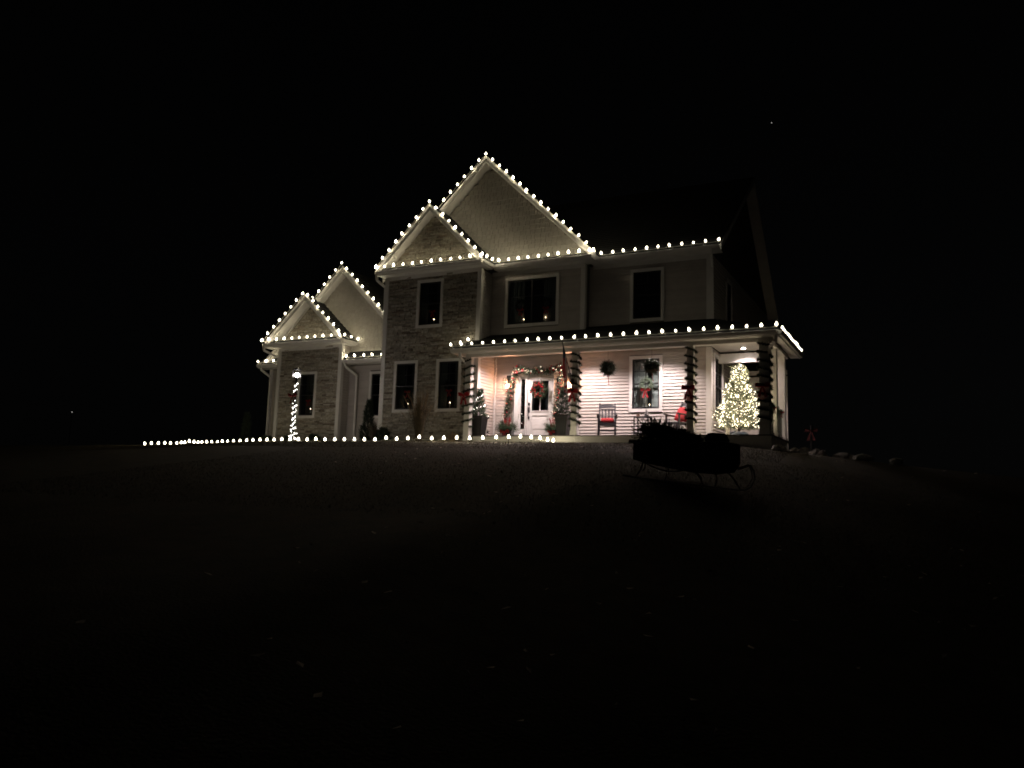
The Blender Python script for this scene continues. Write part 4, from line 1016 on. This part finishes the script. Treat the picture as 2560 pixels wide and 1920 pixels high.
# ------------------------------------------------------------------ candles, bows and wreaths inside the windows
def candle(p, label, bowp=None, wr=None, seed=0):
    p = Vector(p); t = thing('window_candle', p, label, 'candle lamp', 'candle lamps in the windows')
    g = MB(); g.lathe((p.x, p.y, p.z - .17), [(.035, 0), (.03, .015), (.010, .02), (.010, .15)], 8); obj('stand', g, M_trim, t)
    g = MB(); g.lathe((p.x, p.y, p.z - .02), [(.004, 0), (.013, .012), (.010, .025), (.001, .04)], 6); obj('bulb', g, E_cand, t); glow((p.x, p.y - .02, p.z + .05), .12, (1.0, .6, .32), .02, 'candle_light')
    return t
candle((-15.14, S + .10, 4.12), 'lit candle lamp in the upstairs stone wall window')
candle((-16.04, S + .10, 1.22), 'lit candle lamp in the left ground floor stone wall window')
candle((-14.36, S + .10, 1.22), 'lit candle lamp in the right ground floor stone wall window')
candle((-12.07, GW + .10, 4.06), 'lit candle lamp at the left of the wide upstairs window')
candle((-11.27, GW + .10, 4.08), 'lit candle lamp at the right of the wide upstairs window')
candle((-21.50, 24.70, 1.28), 'lit candle lamp in the garage window')
candle((-7.80, WP + .09, 1.14), 'lit candle lamp in the porch window under the bow')
for (x, y, z, lb) in ((-15.2, S + .11, 4.55, 'dim wreath with a red bow on the upstairs stone wall window'), (-16.08, S + .11, 1.78, 'dark wreath with a red bow on the left ground floor stone wall window'),
                      (-14.40, S + .11, 1.78, 'dark wreath with a red bow on the right ground floor stone wall window'), (-21.62, 24.71, 1.75, 'dim wreath with a red bow on the garage window'),
                      (-12.2, GW + .11, 4.55, 'dark wreath at the left of the wide upstairs window'), (-11.25, GW + .11, 4.55, 'dark wreath at the right of the wide upstairs window')):
    th, rnd, a, zv = wreath((x, y, z), .16, .075, 0, None, lb, seed=int(abs(x * 7)), dens=260, m=M_evdark, group='wreaths on the dark windows')
    g = MB(); bow(g, (x, y - .02, z - .17), .105); obj('bow', g, mat('lightened red ribbon', (.42, .012, .016), .6), th)  # ribbon red raised here, standing in for candlelight on the bows

# ------------------------------------------------------------------ shrubs and ornamental grass
def grass_clump(x, y, H, W_, n, label, seed, m, plume=True):
    rnd = random.Random(seed); z0 = gz(x, y) - .02; t = thing('ornamental_grass', (x, y, z0), label, 'ornamental grass'); g = MB(); gp = MB()
    for i in range(n):
        an = rnd.uniform(0, 6.283); q = rnd.uniform(0, .12); lean = rnd.uniform(0, 1) * W_; h = H * rnd.uniform(.55, 1.0)
        P = [Vector((x + (q + lean * k ** 2) * math.cos(an), y + (q + lean * k ** 2) * math.sin(an), z0 + h * k * (1 - .12 * k * lean / max(W_, .01)))) for k in (0, .35, .7, 1)]
        sd = Vector((math.sin(an), -math.cos(an), 0)) * .007
        g.poly([P[0] + sd, P[0] - sd, P[1] + sd, P[1] - sd, P[2] + sd * .7, P[2] - sd * .7, P[3]], [(0, 1, 3, 2), (2, 3, 5, 4), (4, 5, 6)])
        if plume and rnd.random() < .22: gp.sprig(P[3] - Vector((0, 0, .1)), (P[3] - P[2]), .28, 22, .05, .006, rnd)
    obj('blades', g, m, t)
    if plume: obj('plumes', gp, M_plume, t)
grass_clump(-14.92, 22.45, 1.72, .42, 520, 'tall tan ornamental grass in front of the stone wall between its two windows', 31, mat('grass blades', (.10, .075, .045), .9, var=.3, scale=8, island=.3))
grass_clump(-13.7, 22.6, .42, .25, 200, 'low wispy grass tuft at the foot of the first porch post', 33, M_plume, False)
grass_clump(-16.9, 22.7, .8, .3, 160, 'thin bare twiggy plant at the left stone corner', 34, M_bark, False)
rnd = random.Random(41)
def shrub(x, y, H, rad, label, seed, pw=.75, name='conical_shrub', cat='shrub', n=1500):
    rnd = random.Random(seed); z0 = gz(x, y) - .02; t = thing(name, (x, y, z0), label, cat); g = MB()
    for i in range(n):
        k = rnd.random() ** 1.3; rr = rad * (1 - k) ** pw * (1 + .18 * math.sin(k * 13 + seed)) + .02; an = rnd.uniform(0, 6.283); q = rr * rnd.uniform(.3, .85)
        g.sprig((x + q * math.cos(an), y + q * math.sin(an), z0 + .05 + k * (H - .1)), (math.cos(an) * .7, math.sin(an) * .7, rnd.uniform(.4, 1.4)), .12, 6, .05, .008, rnd)
    obj('crown', g, M_evdark, t); g = MB(); g.tube([(x, y, z0 - .05), (x, y, z0 + H * .85)], [.03, .006], 6); obj('trunk', g, M_bark, t)
shrub(-18.20, 24.05, 1.62, .34, 'dark conical evergreen shrub beside the left corner of the stone wall', 42)
shrub(-16.55, 22.75, .5, .28, 'low dark shrub at the foot of the stone wall left window', 43, pw=.5, n=500)
shrub(-24.3, 24.2, 1.35, .25, 'dark narrow shrub at the far left corner of the garage', 44, n=700)
for i, (x, y) in enumerate(((-20.3, 23.6), (-21.6, 23.7), (-22.6, 23.6))):
    shrub(x, y, .34, .30, ['low clipped shrub below the garage stone wall, right of the lamp post base', 'low shrub below the garage window behind the bulbs', 'low shrub at the left foot of the garage stone wall'][i], 50 + i, pw=.4, n=320, name='low_shrub')

# ------------------------------------------------------------------ sleigh with evergreen
A_ = Vector(aty(1565, 1191, 13.8)); B_ = Vector(aty(1848, 1226, 14.25)); zA = A_.z; slz = (B_.z - A_.z); A_.z = B_.z = 0; LN = (B_ - A_).length; slz /= LN
hd = (B_ - A_).normalized(); sd_ = Vector((-hd.y, hd.x, 0))
t = thing('sleigh', (A_.x + 1, A_.y + .6, gz(A_.x + 1, A_.y + .6)), 'old dark open sleigh with curled runners standing on the lawn before the porch', 'sleigh')
def SL(a, b, z): p = A_ + hd * a * LN / 2 + sd_ * b; return Vector((p.x, p.y, zA + slz * a * LN / 2 + .05 * b + z))     # a along, b across, z up
Wd = .84
M_steel = mat('worn steel', (.42, .38, .34), .35, metal=.7)
for b in (0.0, Wd):
    g = MB(); P = [SL(-.06, b, .015)] + [SL(a, b, .0) for a in (.2, .7, 1.2, 1.7, 1.95)] + [SL(2.10, b, .02), SL(2.20, b, .08), SL(2.27, b, .22), SL(2.25, b, .36), SL(2.19, b, .45), SL(2.10, b, .40), SL(1.98, b, .35)]
    g.tube(P, .013, 6); obj('runner', g, M_steel, t)
    for (a0, a1, zt) in ((.17, .30, .30), (.70, .71, .26), (1.38, 1.22, .24), (1.58, 1.60, .24), (2.02, 1.80, .30)):
        g = MB(); g.tube([SL(a0, b, .01), SL((a0 + a1) / 2 + .03, b + (.03 if b == 0 else -.03), zt / 2), SL(a1, b + (.08 if b == 0 else -.08), zt)], .012, 5); obj('strut', g, M_sleighred, t)
for a in (.30, .71, 1.22, 1.80):
    g = MB(); g.tube([SL(a, .06, .27), SL(a, Wd - .06, .27)], .014, 5); obj('cross_bar', g, M_sleighred, t)
for (a, b_) in ((.35, 1.15),):                      # curved brace under the body
    g = MB(); g.tube([SL(a + (b_ - a) * k / 8, .04, .27 - .09 * math.sin(k / 8 * math.pi)) for k in range(9)], .012, 5); obj('brace', g, M_sleighred, t)
bott = [(.12, .31), (.45, .26), (.75, .235), (1.2, .205), (1.6, .22), (1.92, .29), (2.02, .45)]
topl = [(.12, .60), (.35, .66), (.60, .72), (.88, .80), (1.10, .82), (1.20, .80), (1.30, .73), (1.31, .72), (1.36, .75), (1.45, .77), (1.75, .80), (2.02, .77)]
xs = np.linspace(.12, 2.02, 38)
def prof(a): return np.interp(a, [q[0] for q in bott], [q[1] for q in bott]), np.interp(a, [q[0] for q in topl], [q[1] for q in topl])
for b in (.07, Wd - .07):
    g = MB(); o2 = .02 if b < .5 else -.02; bul = lambda a, z: .06 * math.sin(min(1, max(0, (z - .2) / .6)) * math.pi) * (-1 if b < .5 else 1) * (1.3 if a > 1.31 else .7)
    for a0, a1 in zip(xs, xs[1:]):
        l0, h0 = prof(a0); l1, h1 = prof(a1); N = 4
        for k in range(N):
            P = [SL(aa, b + bul(aa, l + (h - l) * kk / N), l + (h - l) * kk / N) for (aa, l, h, kk) in ((a0, l0, h0, k), (a1, l1, h1, k), (a1, l1, h1, k + 1), (a0, l0, h0, k + 1))]
            g.prism(None, P, [p + sd_ * o2 for p in P])
    obj('side_panel', g, M_sleigh, t)
    g = MB(); g.tube([SL(a, b, prof(a)[1] + .005) for a in np.linspace(.12, 1.30, 18)], .007, 5); obj('edge_trim', g, M_steel, t)
    g = MB(); g.tube([SL(1.27, b - (.03 if b < .5 else -.03), .25), SL(1.20, b - (.04 if b < .5 else -.04), .45), SL(1.22, b - (.03 if b < .5 else -.03), .62)] + [SL(a, b, prof(a)[1] + .005) for a in np.linspace(1.31, 2.02, 12)], .007, 5); obj('edge_trim', g, M_steel, t)
g = MB()
for a0, a1 in zip(xs, xs[1:]):
    l0, _ = prof(a0); l1, _ = prof(a1); P = [SL(a0, .09, l0), SL(a1, .09, l1), SL(a1, Wd - .09, l1), SL(a0, Wd - .09, l0)]; g.prism(None, P, [p + Vector((0, 0, .02)) for p in P])
obj('floor', g, M_sleigh, t)
def cross(a, z0, z1, name):
    g = MB(); P = [SL(a, .08, z0), SL(a, Wd - .08, z0), SL(a, Wd - .08, z1), SL(a, .08, z1)]; g.prism(None, P, [p + hd * .025 for p in P]); obj(name, g, M_sleigh, t)
cross(.13, .33, .59, 'tail_board'); cross(1.98, .38, .77, 'dash_board'); cross(1.24, .24, .74, 'seat_back')
g = MB(); P = [SL(.9, .1, .50), SL(1.24, .1, .50), SL(1.24, Wd - .1, .50), SL(.9, Wd - .1, .50)]; g.prism(None, P, [p + Vector((0, 0, .06)) for p in P]); obj('seat', g, M_sleigh, t)
g = cushion(.44, .40, .22); o = obj('blanket', g, mat('dark blanket', (.02, .02, .018), .95), org=SL(1.62, .42, .83), local=True, label='dark blanket bundled over the front of the sleigh', cat='blanket', smooth=True); o.rotation_euler = (0, R(5), math.atan2(hd.y, hd.x))
t = thing('cut_evergreen', SL(.5, .42, .6), 'bushy cut evergreen lying in the back of the dark sleigh', 'evergreen tree'); rnd = random.Random(77); g = MB()
c0 = SL(.40, .42, .76); c1 = SL(1.30, .42, .74)
for i in range(2600):
    k = rnd.random() ** 1.3; c = c0.lerp(c1, k); rr = .35 * (1 - k) ** .8 + .03; d = Vector((rnd.gauss(0, 1), rnd.gauss(0, 1), rnd.gauss(0, 1))).normalized()
    if d.z < -.6: d.z *= -.6
    p = c + d * rr * rnd.uniform(.3, .80); g.sprig(p, d + hd * rnd.uniform(-.5, .2) + Vector((0, 0, .15)), rnd.uniform(.06, .14), 8, .04, .007, rnd)
obj('boughs', g, M_evdark, t); g = MB(); g.tube([SL(0, .42, .62), c1], [.035, .01], 7); obj('trunk', g, M_bark, t)

# ------------------------------------------------------------------ rocks at the right edge, leaves, grass
rk = [(1938, 1111, 22.3, .10, 'first pale stone below the side of the porch'), (1951, 1109, 22.5, .11, 'pale stone under the last porch post'), (1960, 1116, 22.4, .10, 'low pale stone in front of the last porch post'),
      (1985, 1117, 22.6, .16, 'flat pale rock just right of the porch'), (2013, 1118, 22.4, .22, 'long flat pale rock on the slope right of the porch'), (2040, 1122, 22.0, .18, 'flat rock at the end of the upper rock ledge'),
      (2056, 1126, 21.8, .12, 'rough rock at the step between the two ledges'), (2110, 1134, 21.4, .26, 'broad pale rock at the start of the lower ledge'), (2155, 1138, 21.2, .24, 'long pale rock in the middle of the lower ledge'), (2240, 1149, 20.8, .16, 'lone small rock at the far right end of the slope')]
for i, (px, py, y, s, lb) in enumerate(rk):
    p = aty(px, py, y); rnd = random.Random(90 + i); g = MB(); zg = gz(p.x, p.y); n, m = 12, 6; P = []
    hh = max(.05, (p.z - zg) * .5 + .04)
    for j in range(m + 1):
        for k in range(n):
            a = math.pi * j / m; b = 2 * math.pi * k / n; q = 1 + rnd.uniform(-.2, .2); P.append((s * math.sin(a) * math.cos(b) * q, s * .6 * math.sin(a) * math.sin(b) * q, -hh * math.cos(a) * (1 + rnd.uniform(-.15, .15))))
    g.poly(P, [(j * n + k, j * n + (k + 1) % n, (j + 1) * n + (k + 1) % n, (j + 1) * n + k) for j in range(m) for k in range(n)])
    obj('rock', g, M_rock, org=(p.x, p.y, zg + hh * .5), local=True, label=lb, cat='rock', group='pale rocks along the right slope')
def np_tris(name, tri, m, **k):
    n = len(tri); me = bpy.data.meshes.new(name); me.vertices.add(3 * n); me.vertices.foreach_set('co', tri.reshape(-1).astype(np.float32))
    me.loops.add(3 * n); me.loops.foreach_set('vertex_index', np.arange(3 * n, dtype=np.int32)); me.polygons.add(n)
    me.polygons.foreach_set('loop_start', np.arange(0, 3 * n, 3, dtype=np.int32)); me.polygons.foreach_set('loop_total', np.full(n, 3, dtype=np.int32))
    me.materials.append(m); me.update(); me.validate(); o = bpy.data.objects.new(name, me); COL.objects.link(o)
    for a, b in k.items(): o[a] = b
    return o
npr = np.random.RandomState(3)
def scatter(n, xr, yr, hmin, hmax, w):
    x = npr.uniform(*xr, n); y = npr.uniform(*yr, n); z = np.array([gz(a, b) for a, b in zip(x, y)])
    an = npr.uniform(0, 6.283, n); h = npr.uniform(hmin, hmax, n); lx_ = npr.normal(0, .5, n) * h; ly_ = npr.normal(0, .5, n) * h
    a = np.stack([x + np.cos(an) * w, y + np.sin(an) * w, z - .005], 1); b = np.stack([x - np.cos(an) * w, y - np.sin(an) * w, z - .005], 1); c = np.stack([x + lx_, y + ly_, z + h], 1)
    return np.stack([a, b, c], 1)
np_tris('lawn_grass', np.concatenate([scatter(85000, (-29, -3), (18.5, 22.4), .012, .042, .0035), scatter(45000, (-16, 2), (9, 18.5), .012, .04, .0035)]), M_blade, kind='stuff', label='short dormant tan grass on the sloping lawn', category='grass')
tr = []
for i in range(240):
    d = npr.uniform(9, 21.8) if npr.rand() < .6 else npr.uniform(4, 12); x = npr.uniform(-12, 1) if d > 12 else npr.uniform(-6, 1); y = d; z = gz(x, y) + .03; s = npr.uniform(.02, .055); an = npr.uniform(0, 6.28); tl = npr.uniform(-.02, .03)
    c, s_ = math.cos(an) * s, math.sin(an) * s
    q = [(x + c, y + s_, z + tl), (x - s_ * .6, y + c * .6, z), (x - c, y - s_, z + .015), (x + s_ * .6, y - c * .6, z + .01)]
    tr += [[q[0], q[1], q[2]], [q[0], q[2], q[3]]]
np_tris('leaf_litter', np.array(tr), M_leaf, kind='stuff', label='scattered pale dry leaves on the dark lawn', category='leaves')
# power cord from the stakes to the porch and down from the second post
g = MB(); g.tube([(-9.42, 22.50, .5), (-9.42, 22.44, .1), (-9.43, 22.42, -.05), (-9.35, 22.35, -.22), (-9.1, 22.3, gz(-9.1, 22.3) + .01), (-8.4, 22.35, gz(-8.4, 22.35) + .01)], .006, 5)
obj('power_cord', g, M_wcord, org=(-9.42, 22.4, 0), label='pale power cord running down from the flag post over the porch edge', cat='cord')
g = MB(); q = stk[-9][0]; g.tube([(q.x, q.y, q.z - .05), (q.x + .25, q.y + .9, -.1), (-11.4, 22.44, .05), (-11.2, 22.6, FL + .01)], .006, 5)
obj('power_cord', g, M_cord, org=tuple(q), label='dark cord looping from the stake bulbs up to the porch floor before the door', cat='cord')
# red bow far right in the dark, star, distant lamp
p = aty(2028, 1078, 27.0); t = thing('garden_post', (p.x, p.y, gz(p.x, p.y)), 'dark post with a red bow standing far right in the dark', 'post')
g = MB(); g.tube([(p.x, p.y + .06, gz(p.x, p.y) - .1), (p.x, p.y + .06, p.z + .2)], .04, 8); obj('pole', g, M_blackm, t); g = MB(); bow(g, p, .17); obj('bow', g, mat('shade-darkened bow red', (.045, .003, .003), .9), t)  # bow red darkened, night shade put into the colour
d = ray(1929, 307) * 1500; g = MB(); g.ball((0, 0, 0), .75, 8, 6); obj('star', g, E_star, org=(d.x, d.y, d.z + CAMZ), local=True, label='single faint star in the black sky above the right gable', cat='star')
d = ray(180, 1030) * 300; zt = d.z + CAMZ; t = thing('distant_lamp', (d.x, d.y, gz(d.x, d.y)), 'tiny distant lamp on a pole at the far left', 'lamp')
g = MB(); g.tube([(d.x, d.y, gz(d.x, d.y)), (d.x, d.y, zt)], .1, 6); obj('pole', g, M_blackm, t); g = MB(); g.ball((d.x, d.y, zt), .16, 8, 6); obj('bulb', g, E_star, t)
